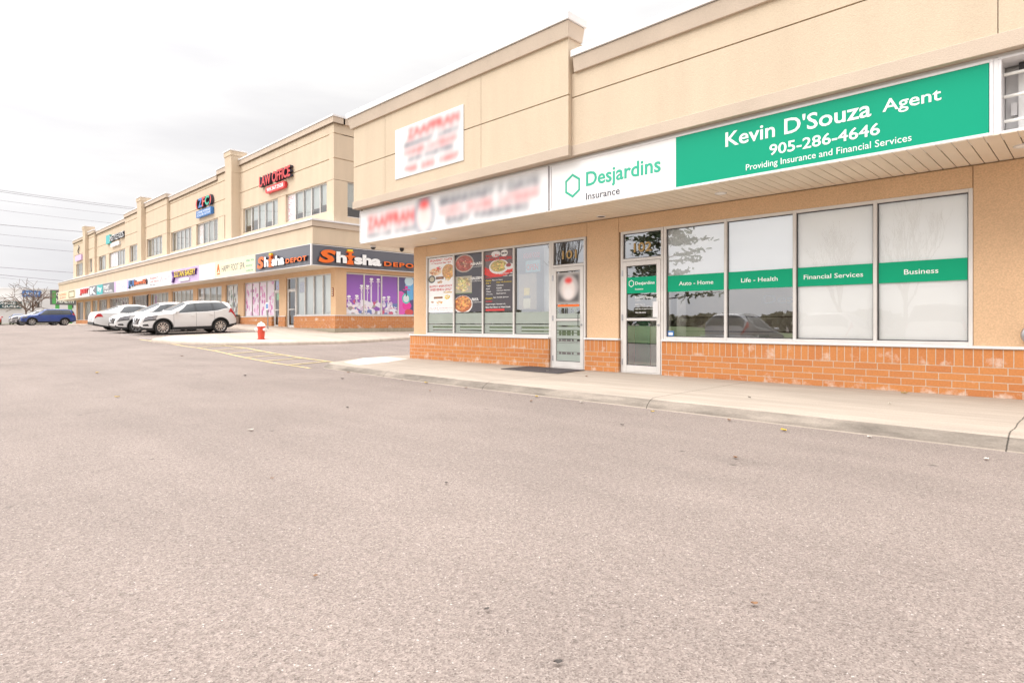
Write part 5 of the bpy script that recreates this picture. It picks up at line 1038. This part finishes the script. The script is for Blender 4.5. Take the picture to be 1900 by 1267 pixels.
def make_car(kind, name, label, cat, pm, loc, rz=0.0, group=None):
    S = dict(SPEC[kind]);
    if kind == 'suv':                                   # short tail overhang
        cy = lambda y: y if y < 3.64 else 3.64+(y-3.64)*.83
        for k_ in ('top','belt','low','wb_','wt'): S[k_] = [(cy(a), b) for a, b in S[k_]]
        S['L'] = cy(S['L']); S['side'] = [tuple((cy(a), cy(b)) for a, b in q) for q in S['side']]; S['rwn'] = tuple(cy(a) for a in S['rwn']); S['tail'] = (cy(S['tail'][0]), cy(S['tail'][1]))+S['tail'][2:]
    Lc = S['L']; t = thing(name, label, cat, (0,0,0), group)
    ip = lambda k, y: float(np.interp(y, [a for a, _ in S[k]], [b for _, b in S[k]]))
    def sm(k, y): return 0.25*ip(k, y-.05)+0.5*ip(k, y)+0.25*ip(k, y+.05) if .1 < y < Lc-.1 else ip(k, y)
    def P(y, v):
        zl, zb, zt = sm('low', y), sm('belt', y), sm('top', y); wbt, wt = sm('wb_', y), sm('wt', y); wl = wbt*0.93; zb = min(zb, zt-.03); ze = zb+(zt-zb)*0.86
        wt = min(wt, wbt)
        if v <= 0: return Vector((wl*(v+1), y-Lc/2, zl))
        if v <= 1: return Vector((wl+(wbt-wl)*v+0.035*math.sin(math.pi*min(1, v*1.05))*min(1, y/.5, (Lc-y)/.4), y-Lc/2, zl+(zb-zl)*v))
        if v <= 2: k = v-1; return Vector((wbt+(wt-wbt)*k+0.02*math.sin(math.pi*k), y-Lc/2, zb+(ze-zb)*k))
        a = (v-2)*math.pi/2; return Vector((wt*math.cos(a), y-Lc/2, ze+(zt-ze)*math.sin(a)))
    ys = sorted(set(list(np.linspace(0, Lc, 64))+[.02,.04,.08,.12,Lc-.02,Lc-.05,Lc-.1])); vs = [-1,-.5,-.1] + [0,.04,.1,.17,.25,.35,.45,.55,.65,.75,.85,.93,1.0] + [1.06,1.15,1.3,1.5,1.7,1.85,1.94,2.0] + [2.08,2.18,2.3,2.45,2.6,2.8,3.0]
    b = MB(); nv = len(vs); ring = []
    for y in ys:
        r = [P(y, v) for v in vs]; ring.append(r + [Vector((-p.x, p.y, p.z)) for p in r[-2:0:-1]])
    n = len(ring[0]); vv = [p for r in ring for p in r]; ff = []; mm = []
    for i in range(len(ys)-1):
        for k in range(n):
            q = k if k < nv else 2*(nv-1)-k; q = min(q, nv-1) if k < nv-1 else 2*(nv-1)-k-1
            ff.append((i*n+k, i*n+(k+1) % n, (i+1)*n+(k+1) % n, (i+1)*n+k)); mm.append(1 if vs[max(0, min(q, nv-1))] < S['clad'] else 0)
    b.v = [tuple(p) for p in vv]; b.f = [list(f) for f in ff] + [list(range(n))[::-1], [(len(ys)-1)*n+k for k in range(n)]]; b.m = mm+[0,0]; b.uv = [None]*len(b.f)
    body = b.build('body', [pm, TRIM], None, fix=True)
    bm = bmesh.new(); bm.from_mesh(body.data); bmesh.ops.triangulate(bm, faces=[f for f in bm.faces if len(f.verts) > 4]); bm.to_mesh(body.data); bm.free()
    rw = S['rw']
    cut = MB()
    for yw in S['wb']:
        for sx in (1, -1): cut.lathe([(0,0),(rw+.045,0),(rw+.045,.5),(0,.5)], (0.62 if sx > 0 else -1.12, yw-Lc/2, rw+.012), 'X', 40, 1)
    co = cut.build('cutter', [pm, TRIM], None, fix=True)
    md = body.modifiers.new('wells', 'BOOLEAN'); md.operation = 'DIFFERENCE'; md.object = co; md.solver = 'EXACT'
    dg = bpy.context.evaluated_depsgraph_get(); dg.update(); nm = bpy.data.meshes.new_from_object(body.evaluated_get(dg)); body.modifiers.clear(); body.data = nm; nm.name = 'body'; bpy.data.objects.remove(co)
    nm.polygons.foreach_set('use_smooth', [True]*len(nm.polygons)); nm.set_sharp_from_angle(angle=R(38)); adopt(body, t)
    def nrm(y, v):
        e = 1e-3; p = P(y, v); a = P(min(Lc, y+e), v)-P(max(0, y-e), v); c = P(y, min(3, v+e))-P(y, max(-1, v-e)); q = a.cross(c); q.normalize()
        if q.x < 0 or (abs(q.x) < 1e-4 and q.z < 0): q = -q
        return q
    def patch(mb, y0, y1, v0, v1, top=None, off=0.005, n_=10, m_=6, sides=(1,-1)):
        """sheet on the skin between stations y0..y1 at v0 and top[0]..top[1] at v1"""
        tp = top or (y0, y1); pts = []
        for j in range(m_+1):
            q = j/m_; v = v0+(v1-v0)*q; a = y0+(tp[0]-y0)*q; c = y1+(tp[1]-y1)*q
            for i in range(n_+1):
                y = a+(c-a)*i/n_; pts.append(P(y, v)+nrm(y, v)*off)
        fs = [(j*(n_+1)+i, j*(n_+1)+i+1, (j+1)*(n_+1)+i+1, (j+1)*(n_+1)+i) for j in range(m_) for i in range(n_)]
        for sx in sides: mb.add([(p.x*sx, p.y, p.z) for p in pts], fs if sx > 0 else [f[::-1] for f in fs])
    first, last = S['side'][0], S['side'][-1]
    b = MB(); patch(b, first[0][0]-.07, last[0][1]+.06, 1.06, 1.93, (first[1][0]-.03, last[1][1]+.05), 0.003, 24); b.build('window_surround', TRIM, body, smooth=50)
    for (lo_, hi_) in S['side']:
        for sx in (1, -1):
            b = MB(); patch(b, lo_[0], lo_[1], 1.12, 1.88, hi_, 0.006, 10, 6, (sx,)); b.build('side_window', GLASSC, t, smooth=50)
    for nm_, (y0, y1) in (('windshield', S['ws']), ('rear_window', S['rwn'])):
        b = MB(); pts = []; nn, mmx = 8, 16; v_0 = 1.35 if nm_ == 'rear_window' and kind != 'sedan' else 2.12; vtop = [v_0+(3-v_0)*k/8 for k in range(9)]; vl = vtop + vtop[-2::-1]; sg = [1]*9+[-1]*8
        for i in range(nn+1):
            y = y0+(y1-y0)*i/nn
            for v, s_ in zip(vl, sg):
                p = P(y, v); q = nrm(y, v); q = q if q.z > 0 or v < 2 else -q; p = p+q*.006; pts.append((p.x*s_, p.y, p.z))
        b.add(pts, [(i*17+k, i*17+k+1, (i+1)*17+k+1, (i+1)*17+k) for i in range(nn) for k in range(16)]); b.build(nm_, GLASSC, t, smooth=50)
    b = MB()
    for y in S['seams']: patch(b, y-.005, y+.005, .18, 1.0, None, .002, 1, 8)
    patch(b, S['seams'][0], S['seams'][-1], .175, .19, None, .002, 12, 1); b.build('door_seam', TRIM, body)
    for k in (0, 1):
        for sx in (1, -1):
            b = MB(); y = S['seams'][k+1]-.17; c = P(y, .84); b.tube([(sx*(c.x-.005), c.y-.09, c.z),(sx*(c.x+.028), c.y-.06, c.z+.004),(sx*(c.x+.028), c.y+.06, c.z+.006),(sx*(c.x-.005), c.y+.09, c.z+.005)], .014, 6); b.build('door_handle', pm, t, smooth=50)
    h = S['head']
    for sx in (1, -1):
        b = MB(); patch(b, h[0], h[1], h[2], h[3], (h[0]+.06, h[1]+.10), .006, 10, 5, (sx,)); o = b.build('headlight', LAMP, t, smooth=50)
        b = MB(); patch(b, h[0]-.02, h[1]+.03, h[2]-.05, h[2]+.02, None, .008, 10, 1, (sx,)); b.build('lamp_edge', TRIM, o)
        tl = S['tail']; b = MB(); patch(b, tl[0], tl[1], tl[2], tl[3], (tl[0]+.12, tl[1]-.02), .006, 8, 5, (sx,)); b.build('taillight', TAIL, t, smooth=50)
        b = MB(); y = S['side'][0][0][0]+.04; c = P(y, 1.1)
        b.lathe([(0,-.11),(.06,-.10),(.085,-.04),(.085,.04),(.06,.09),(0,.10)], (sx*(c.x+.13), c.y, c.z+.07), 'X', 14); o = b.build('mirror', pm, t, smooth=60)
        b = MB(); b.tube([(sx*(c.x-.03), c.y, c.z+.01),(sx*(c.x+.09), c.y, c.z+.045)], .025, 6); b.build('mirror_arm', TRIM, o)
    # nose and tail furniture
    fz = ip('belt', .06); b = MB()
    b.prism([(-.36,-Lc/2-.03,fz-.20),(.36,-Lc/2-.03,fz-.20),(.54,-Lc/2+.015,fz+.07),(-.54,-Lc/2+.015,fz+.07)], (0,.12,0)); o = b.build('grille', TRIM, t, fix=True)
    b = MB()
    for sx in (1,-1): b.tube([(sx*.50,-Lc/2+.01,fz+.07),(sx*.24,-Lc/2-.035,fz-.13),(0,-Lc/2-.04,fz-.15)], .024, 6)
    b.lathe([(0,-.03),(.06,-.028),(.065,-.01)], (0,-Lc/2-.022,fz-.02), 'Y', 16); b.build('grille_badge_bar', CHROME, o, smooth=50)
    b = MB(); b.box(-.62,.62,-Lc/2+.002,-Lc/2+.15,ip('low',0)-.04,ip('low',0)+.05); b.build('front_bumper', TRIM, t, bevel=.02)
    for sx in (1,-1):
        b = MB(); patch(b, .10,.34,.30,.44,(.10,.30),.008,5,2,(sx,)); b.build('fog_lamp_bezel', TRIM, t)
    b = MB(); b.box(-.70,.70,Lc/2-.14,Lc/2+.012,ip('low',Lc)-.06,ip('low',Lc)+.10); b.build('rear_bumper', TRIM, t, bevel=.02)
    b = MB(); b.box(-.26,.26,Lc/2-.03,Lc/2+.02,.60,.73); b.build('number_plate', PLATE, t)
    if S['rails']:
        for sx in (1,-1):
            b = MB(); pth = [P(y, 2.12)+Vector((0,0,.03 if 0 < i < 8 else 0)) for i, y in enumerate(np.linspace(S['side'][0][1][0]+.1, S['side'][-1][1][1]+.05, 9))]; b.tube([(p.x*sx, p.y, p.z+.012) for p in pth], .016, 6); b.build('roof_rail', ALLOY, t, smooth=60)
    # arch cladding, wheels
    if S['clad'] > .1:
        b = MB()
        def xat(y, z):
            lo_, hi_ = 0.0, 1.6
            for _ in range(24):
                m__ = (lo_+hi_)/2
                if P(y, m__).z < z: lo_ = m__
                else: hi_ = m__
            return P(y, lo_).x
        for yw in S['wb']:
            for sx in (1,-1):
                pts = []; A = np.linspace(-.25, math.pi+.25, 25)
                for a in A:
                    for rr in (rw+.043, rw+.095):
                        y, z = yw+rr*math.cos(a), max(ip('low', yw), rw+.012+rr*math.sin(a)); pts.append(((xat(y, z)+.012)*sx, y-Lc/2, z))
                f = [(2*i, 2*i+1, 2*i+3, 2*i+2) for i in range(24)]; b.add(pts, f if sx < 0 else [q[::-1] for q in f])
        b.build('arch_cladding', TRIM, body, smooth=60)
    for yw in S['wb']:
        for sx in (1,-1):
            b = MB(); xo = P(yw, .4).x-.03; q = sx
            prof = [(rw*.66,-.02),(rw*.70,.0),(rw*.90,.004),(rw*.985,-.018),(rw,-.05),(rw,-.17),(rw*.98,-.2),(rw*.66,-.21)]
            b.lathe([(r_, h_*q) for r_, h_ in prof], (q*xo, yw-Lc/2, rw), 'X', 36); w_ = b.build('wheel', RUBBER, t, smooth=50, fix=True)
            b = MB(); b.lathe([(0,-.075*q),(rw*.67,-.06*q),(rw*.67,-.09*q)], (q*xo, yw-Lc/2, rw), 'X', 30); b.build('brake_well', DARK, w_)
            b = MB(); b.lathe([(rw*.60,-.02*q),(rw*.63,-.006*q),(rw*.685,-.006*q),(rw*.69,-.03*q)], (q*xo, yw-Lc/2, rw), 'X', 36); b.lathe([(0,-.006*q),(rw*.13,-.008*q),(rw*.15,-.035*q)], (q*xo, yw-Lc/2, rw), 'X', 18)
            ns = 10 if kind == 'suv' else 7
            for k in range(ns):
                a = 2*math.pi*k/ns; d = Vector((0, math.cos(a), math.sin(a))); e_ = Vector((0,-math.sin(a),math.cos(a))); c = Vector((q*(xo-.045), yw-Lc/2, rw))
                w0, w1 = rw*.045, rw*(.062 if ns == 10 else .10)
                b.prism([c+d*rw*.12-e_*w0, c+d*rw*.64-e_*w1, c+d*rw*.64+e_*w1, c+d*rw*.12+e_*w0], (q*.032,0,0))
            b.build('rim', ALLOY, w_, fix=True)
    x, y = loc; t.location = (x, y, H(x, y))
    sx_ = (H(x+.8, y)-H(x-.8, y))/1.6; sy_ = (H(x, y+1.4)-H(x, y-1.4))/2.8
    t.rotation_euler = (math.atan(sy_)*math.cos(rz), -math.atan(sx_)*math.cos(rz), rz)
    return t
make_car('suv', 'parked_suv', 'white SUV with ten-spoke wheels, nose out, nearest of the white cars', 'car', P_WHITE, (-33.85, 10.45), 0, 'white cars parked by the shops')
make_car('hatch', 'parked_car', 'white crossover parked nose out just behind the nearest white SUV', 'car', P_PEARL, (-36.5, 10.0), 0, 'white cars parked by the shops')
make_car('sedan', 'parked_car', 'white sedan with red tail lamps, tail out, farthest white car', 'car', P_WHITE, (-39.7, 9.75), math.pi, 'white cars parked by the shops')
make_car('boxy', 'parked_suv', 'dark blue boxy SUV parked side-on at the far left', 'car', P_BLUE, (-75.9, 10.6), 0)
make_car('hatch', 'parked_car', 'silver car half hidden behind the dark blue SUV', 'car', P_SILV, (-79.0, 10.2), 0)
make_car('sedan', 'parked_car', 'red car beyond the yellow grass at the far left edge', 'car', P_RED, (-104, 8.6), math.pi/2)
make_car('sedan', 'parked_car', 'blue car beyond the yellow grass behind the silver car', 'car', mat('paint_sky_blue', (0.05,0.13,0.40), .3, .02, coat=1), (-106, 11.6), math.pi/2)
make_car('suv', 'parked_suv', 'grey SUV mirrored in the second window of unit 102', 'car', P_GREY, (-11.0, -4.6), 0)
make_car('suv', 'parked_suv', 'white SUV mirrored faintly in the third window', 'car', P_WHITE, (-7.3, -4.7), 0)
make_car('van', 'parked_van', 'white van mirrored faintly in the fourth window', 'van', P_WHITE, (-4.0, -5.0), 0)

# ------------------------------------------------------------------ street furniture
HYD = mat('hydrant_red', (0.60,0.07,0.035), 0.5, 0.12, 8); HYW = mat('hydrant_white', (0.78,0.76,0.74), 0.5, 0.06, 8)
hx_, hy_ = -26.05, 11.03; hz = H(hx_, hy_)+.145
t = thing('fire_hydrant', 'red fire hydrant with white bonnet and caps on the pale kerb island', 'hydrant', (hx_, hy_, hz))
b = MB(); b.lathe([(0,0),(.17,0),(.17,.035),(.135,.04),(.130,.10),(.150,.30),(.155,.52),(.175,.535),(.175,.575),(0,.58)], (hx_,hy_,hz), 'Z', 24); b.build('barrel', HYD, t, smooth=40)
b = MB(); b.lathe([(.172,.577),(.168,.61),(.15,.67),(.11,.715),(.06,.735),(.035,.737),(.035,.785),(0,.787)], (hx_,hy_,hz), 'Z', 24); b.build('bonnet', HYW, t, smooth=40)
vx = Vector((.7133,.7008,0))
for ax_, r_ in ((Vector((.95,.3,0)).normalized(), .065), (Vector((-.3,-.95,0)).normalized()*1.0, .085), (Vector((-.8,-.6,0)).normalized(), .06)):
    b = MB(); c = Vector((hx_,hy_,hz+.44)); b.tube([c+ax_*.10, c+ax_*.19, c+ax_*.19, c+ax_*.245, c+ax_*.245, c+ax_*.275], [r_*.8,r_*.8,r_,r_*.95,r_*.4,r_*.35], 14); b.build('nozzle_cap', HYW, t, smooth=40)
px_, py_ = -32.8, 14.25; pz_ = H(px_, py_)+.14
t = thing('parking_sign', 'thin grey post with a small pale blue sign before the brick base', 'sign', (px_, py_, pz_))
b = MB(); b.tube([(px_,py_,pz_-.05),(px_,py_,pz_+1.42)], .03, 8); b.build('post', STEEL, t, smooth=50)
b = MB(); b.box(px_-.15,px_+.15,py_-.045,py_-.032,pz_+1.05,pz_+1.45); o = b.build('plate', LWHITE, t, bevel=.003); b = MB(); b.box(px_-.11,px_+.11,py_-.049,py_-.0455,pz_+1.12,pz_+1.38); b.build('symbol', BLUEL, o)

# ------------------------------------------------------------------ far background
WH = mat('warehouse_white', (0.72,0.70,0.68), .7, .03, .1)
t = thing('warehouse', 'long white warehouse with small windows far behind the bare tree', 'building', (-138, 20, 1))
b = MB(); b.box(-165,-138,-20,60,.8,7.2); b.build('wall', WH, t); b = MB(); b.box(-165.2,-137.9,-20.2,60.2,7.2,7.45); b.build('roof', METAL_W, t)
for yy in (16.2, 17.45, 22.5):
    b = MB(); b.box(-137.99,-137.94,yy,yy+.6,4.0,5.0); b.build('window', GLASSC, t)
t = thing('shop_sign', 'small blue sign on the white warehouse wall behind the bare tree', 'sign', (-138, 17, 6)); b = MB(); b.box(-137.98,-137.85,15.6,18.3,5.9,7.0); b.build('panel', BLUEL, t); letters('DEPOT', 15.9, 18.0, 6.2, 6.7, -137.85, LWHITE, t, '+X', .02)
t = thing('shop_sign', 'dark green restaurant sign with white capitals at the far left edge', 'sign', (-128, 12, 3)); b = MB(); b.box(-128.2,-128,10.4,14.4,3.6,4.75); b.build('panel', mat('dark_teal',(.03,.08,.09),.4), t); letters('CONGEE', 10.9, 13.6, 4.25, 4.65, -128, LWHITE, t, '+X', .02, .02); letters('QUEEN', 11.9, 14.3, 3.68, 4.1, -128, LWHITE, t, '+X', .02, .02)
b = MB(); b.box(-140,-128.2,8,15.5,.9,4.6); b.build('wall', WH, thing('restaurant', 'low white restaurant block carrying the dark green sign', 'building', (-134, 12, .9)))
t = thing('pylon_sign', 'grey pylon sign with a green strip on two green legs', 'sign', (-115, 17.4, .95))
KG = mat('pylon_green', (.10,.42,.12), .5); b = MB(); b.box(-115.3,-115,16.35,19.6,4.0,4.12); b.box(-115.3,-115,16.35,19.6,6.1,6.25); b.box(-115.3,-115,16.35,16.6,4.12,6.1); b.box(-115.3,-115,19.35,19.6,4.12,6.1); b.build('frame', GREYS, t)
b = MB(); b.box(-115.2,-114.98,16.6,17.05,4.13,6.09); b.build('green_strip', KG, t); b = MB(); b.box(-115.25,-115.02,17.05,19.35,4.13,6.09); b.build('panel', GREYS, t)
letters('CENTRAL', 17.1, 19.3, 5.3, 5.9, -115.02, LWHITE, t, '+X', .03, .02); letters('HEALTH', 17.1, 19.3, 4.3, 5.0, -115.02, LWHITE, t, '+X', .03, .03)
for yy in (17.0, 18.6):
    b = MB(); b.box(-115.3,-115.05,yy,yy+.5,.8,4.0); b.build('leg', KG, t)
# bare tree with a spreading crown
def branch_tree(mb, p, d, ln, r, lv, rg, spread=.55, up=.12, seg=3, minr=.006):
    pts = [p]; rs = [r]; q = p.copy(); dd = d.copy()
    for k in range(seg):
        dd = (dd+Vector((rg.normal(), rg.normal(), rg.normal()))*.12+Vector((0,0,up))).normalized(); q = q+dd*ln/seg; pts.append(q.copy()); rs.append(max(minr, r*(1-.42*(k+1)/seg)))
    mb.tube(pts, rs, 5 if lv > 1 else 4, cap=False)
    if lv == 0: return
    for k in range(int(rg.integers(3, 5))):
        s_ = rg.uniform(.35, 1.0); i = min(seg-1, int(s_*seg)); bp = pts[i].lerp(pts[i+1], s_*seg-i); ax_ = Vector((rg.normal(), rg.normal(), rg.normal()*.4)).normalized(); nd = (dd+ax_*spread*rg.uniform(.7,1.5)).normalized()
        branch_tree(mb, bp, nd, ln*rg.uniform(.55,.8), max(minr, rs[i]*rg.uniform(.5,.7)), lv-1, rg, spread, up, seg, minr)
def bare_tree(x, y, hgt, label, seed, trunks=1, spread=.6, up=.1, lv=4, minr=.008, group=None):
    rg = np.random.default_rng(seed); z = H(x, y); t = thing('bare_tree', label, 'tree', (x, y, z), group); tr = MB(); cr_ = MB()
    for k in range(trunks):
        lean = Vector((rg.normal()*.10, (k-(trunks-1)/2)*.22+rg.normal()*.05, 1)).normalized(); p0 = Vector((x, y+(k-(trunks-1)/2)*.35, z-.1)); L0 = hgt*.36
        tr.tube([p0, p0+lean*L0*.5, p0+lean*L0], [hgt*.019, hgt*.015, hgt*.012], 8)
        for j in range(5):
            a = 2*math.pi*(j+rg.random()*.6)/5; nd = (lean*.75+Vector((math.cos(a), math.sin(a), .2))*spread*1.1).normalized(); branch_tree(cr_, p0+lean*L0*rg.uniform(.7,1), nd, hgt*.32, hgt*.0085, lv-1, rg, spread, up, 3, minr)
        branch_tree(cr_, p0+lean*L0, lean, hgt*.33, hgt*.010, lv-1, rg, spread, up, 3, minr)
    bk_ = PALEBARK if x < -90 else BARK; tr.build('trunk', bk_, t, smooth=60); cr_.build('crown', bk_, t, smooth=60); return t
bare_tree(-96, 11.6, 6.4, 'bare wide-crowned autumn tree with forked trunk at the far left', 4, 2, 1.0, -.03, 3, .02)
bare_tree(-13.6, -28, 8.0, 'bare tree mirrored in the third window', 8, 1, .34, .22, 4, .012); bare_tree(-9.8, -28, 9.6, 'taller bare tree mirrored in the fourth window', 12, 1, .34, .22, 4, .012); bare_tree(-37, -24, 10.5, 'bare tree mirrored above door 101', 21, 2, .4, .2, 3, .012)
rg = np.random.default_rng(9); x, y = -24.7, -21.5; z = H(x, y); t = thing('pine_tree', 'tall dark pine mirrored in door 102 and the window beside it', 'tree', (x, y, z))
b = MB(); b.tube([(x,y,z-.1),(x+.1,y,z+6),(x,y+.1,z+13)], [.28,.2,.05], 8); b.build('trunk', BARK, t, smooth=60); b = MB(); nl = MB()
for k in range(46):
    hh = rg.uniform(3.0, 12.6); a = rg.random()*6.28; ln = (13.6-hh)*.42*rg.uniform(.6,1.1)+.3; p = Vector((x,y,z+hh)); d = Vector((math.cos(a), math.sin(a), .12)); e_ = p+d*ln; b.tube([p, p+d*ln*.5+Vector((0,0,.05)), e_], [.05,.035,.015], 4)
    for _ in range(46):
        s_ = rg.uniform(.3, 1.05); c = p+d*ln*s_+Vector((rg.normal()*.28, rg.normal()*.28, rg.normal()*.13)); u = Vector((rg.normal(), rg.normal(), rg.normal()*.5)).normalized()*.22; v_ = u.cross(Vector((rg.normal(), rg.normal(), rg.normal()))).normalized()*.07; nl.quad(c-u-v_, c+u-v_, c+u+v_, c-u+v_)
o = b.build('crown', BARK, t); nl.build('needles', NEEDLE, o)
b = MB(); rg = np.random.default_rng(2)
for k in range(7000):
    y_ = -58+rg.normal()*1.5; x_ = rg.uniform(-95, 60); hm_ = 1.7+.6*math.sin(x_*.21)+.5*math.sin(x_*.63+1); c = Vector((x_, y_, H(x_, y_)+hm_*math.sqrt(rg.random()))); u = Vector((rg.normal(), rg.normal(), rg.normal())).normalized()*.45; v_ = u.cross(Vector((rg.normal(), rg.normal(), rg.normal()))).normalized()*.35; b.quad(c-u-v_, c+u-v_, c+u+v_, c-u+v_)
o = struct(b.build('treeline', LEAF), 'stuff')
# overhead lines crossing beyond the far end
WIRE = mat('wire', (.30,.29,.31), .5, .05)
LAB = ('topmost','second','third','fourth, heavier','fifth','sixth, heavier','seventh','eighth, heavy','ninth','tenth, lowest')
XW = -150.0
def wy(px_): u = (px_-950)/1120; return XW/((.7133*u-.7008)/(.7008*u+.7133))
def wz(px_, py_): u = (px_-950)/1120; return EYE+(600-py_)/1120*(XW/(.7133*u-.7008))
for k, (l_, r_, w_) in enumerate((((0,353),(226,383),.05),((0,356),(226,386),.05),((0,372),(226,399),.035),((0,390),(215,415),.035),((0,417),(150,430),.07),((0,435),(136,448),.04),((0,455),(136,467),.06),((0,496),(136,506),.08),((0,510),(115,521),.08),((0,515),(113,527),.04))):
    y0, y1 = wy(l_[0]), wy(r_[0]); z0, z1 = wz(*l_), wz(*r_); sl_ = (z1-z0)/(y1-y0); pts = []
    for s_ in np.linspace(-60, 120, 60):
        yy = y0+(s_); q = (yy-y0)/(y1-y0); pts.append((XW, yy, z0+(z1-z0)*q+.0007*(yy-y0)*(yy-y1)))
    b = MB(); b.tube(pts, w_, 5); o = b.build('power_line', WIRE, smooth=60); tag(o, f'{("thin","thick")[w_ > .05]} overhead wire, {LAB[k]} of the ten from the top', 'wire', 'overhead wires at the far left')
# ------------------------------------------------------------------ fallen leaves
LC = [mat('leaf_yellow', (.55,.36,.04), .7, .3, 20), mat('leaf_brown', (.20,.10,.045), .7, .3, 20), mat('leaf_pale', (.60,.55,.48), .7, .2, 20), mat('leaf_dark', (.05,.04,.035), .7, .3, 20)]
CN = ('yellow','brown','pale','dark')
PLACES = [(-15.84,3.08,0,.10),(-10.72,2.34,0,.07),(-2.4,6.50,0,.075),(-2.03,10.0,0,.08),(-1.73,1.62,3,.022),(-1.29,1.53,3,.03),(-1.66,6.72,2,.05),(-3.1,6.74,1,.06),(-4.1,6.72,0,.05),(-5.3,6.8,2,.06),(-6.2,6.85,0,.07),(-7.9,6.9,1,.06),(-9.1,6.96,0,.08),(-9.9,6.98,1,.05),(-12.3,7.2,1,.08),(-3.4,8.0,3,.05),(-1.9,8.6,2,.05),(-6.9,9.0,1,.07),(-8.3,9.5,2,.05),(-5.9,6.4,1,.06),(-8.0,6.2,1,.05),(-11.0,6.3,3,.07),(-13.1,5.2,3,.09),(-4.3,1.9,1,.028),(-3.3,2.7,3,.03),(-2.5,1.3,1,.025),(-6.4,2.6,2,.06),(-1.0,2.4,1,.03),(-7.2,4.2,3,.05),(-2.2,4.9,1,.05),(-25.2,9.4,1,.09),(-20.5,6.2,1,.09),(-0.7,6.3,2,.05),(-3.8,5.6,3,.045)]
WHERE = ['in the open lot at far left','in the left half of the lot','against the kerb before the third window','on the sidewalk below the fourth window','in the foreground at bottom centre','at the bottom edge, right of centre']
rg = np.random.default_rng(31)
for k, (x, y, c, s_) in enumerate(PLACES):
    on = y > 7.2 and x > -13; z = (.134 if on else H(x, y)+.004); a = rg.random()*6.28; b = MB(); n_ = 5; top = []; 
    for j in range(n_+1):
        q = j/n_; wv = s_*.36*math.sin(math.pi*min(1, q*.92+.06))*(1+.25*(j % 2)); zz = z+.006+s_*.22*abs(q-.5)*rg.uniform(.5,1.4)
        for sg in (-1, 0, 1): px_, py_ = (q-.5)*s_, sg*wv; top.append((x+px_*math.cos(a)-py_*math.sin(a), y+px_*math.sin(a)+py_*math.cos(a), zz+(.14*s_ if sg else 0)))
    b.add(top, [(3*j+i, 3*j+i+1, 3*j+i+4, 3*j+i+3) for j in range(n_) for i in (0, 1)])
    o = b.build('fallen_leaf', LC[c], smooth=60); o.data.polygons.foreach_set('use_smooth', [True]*len(o.data.polygons))
    lab = f'{CN[c]} fallen leaf {WHERE[k]}' if k < len(WHERE) else f'{CN[c]} dry leaf lying ' + ('on the near sidewalk' if on else 'in the gutter along the near kerb' if y > 6.4 else 'on the open asphalt')
    tag(o, lab, 'leaf', 'fallen leaves' if k < len(WHERE) else f'{CN[c]} leaves ' + ('on the sidewalk' if on else 'in the gutter' if y > 6.4 else 'on the asphalt'))
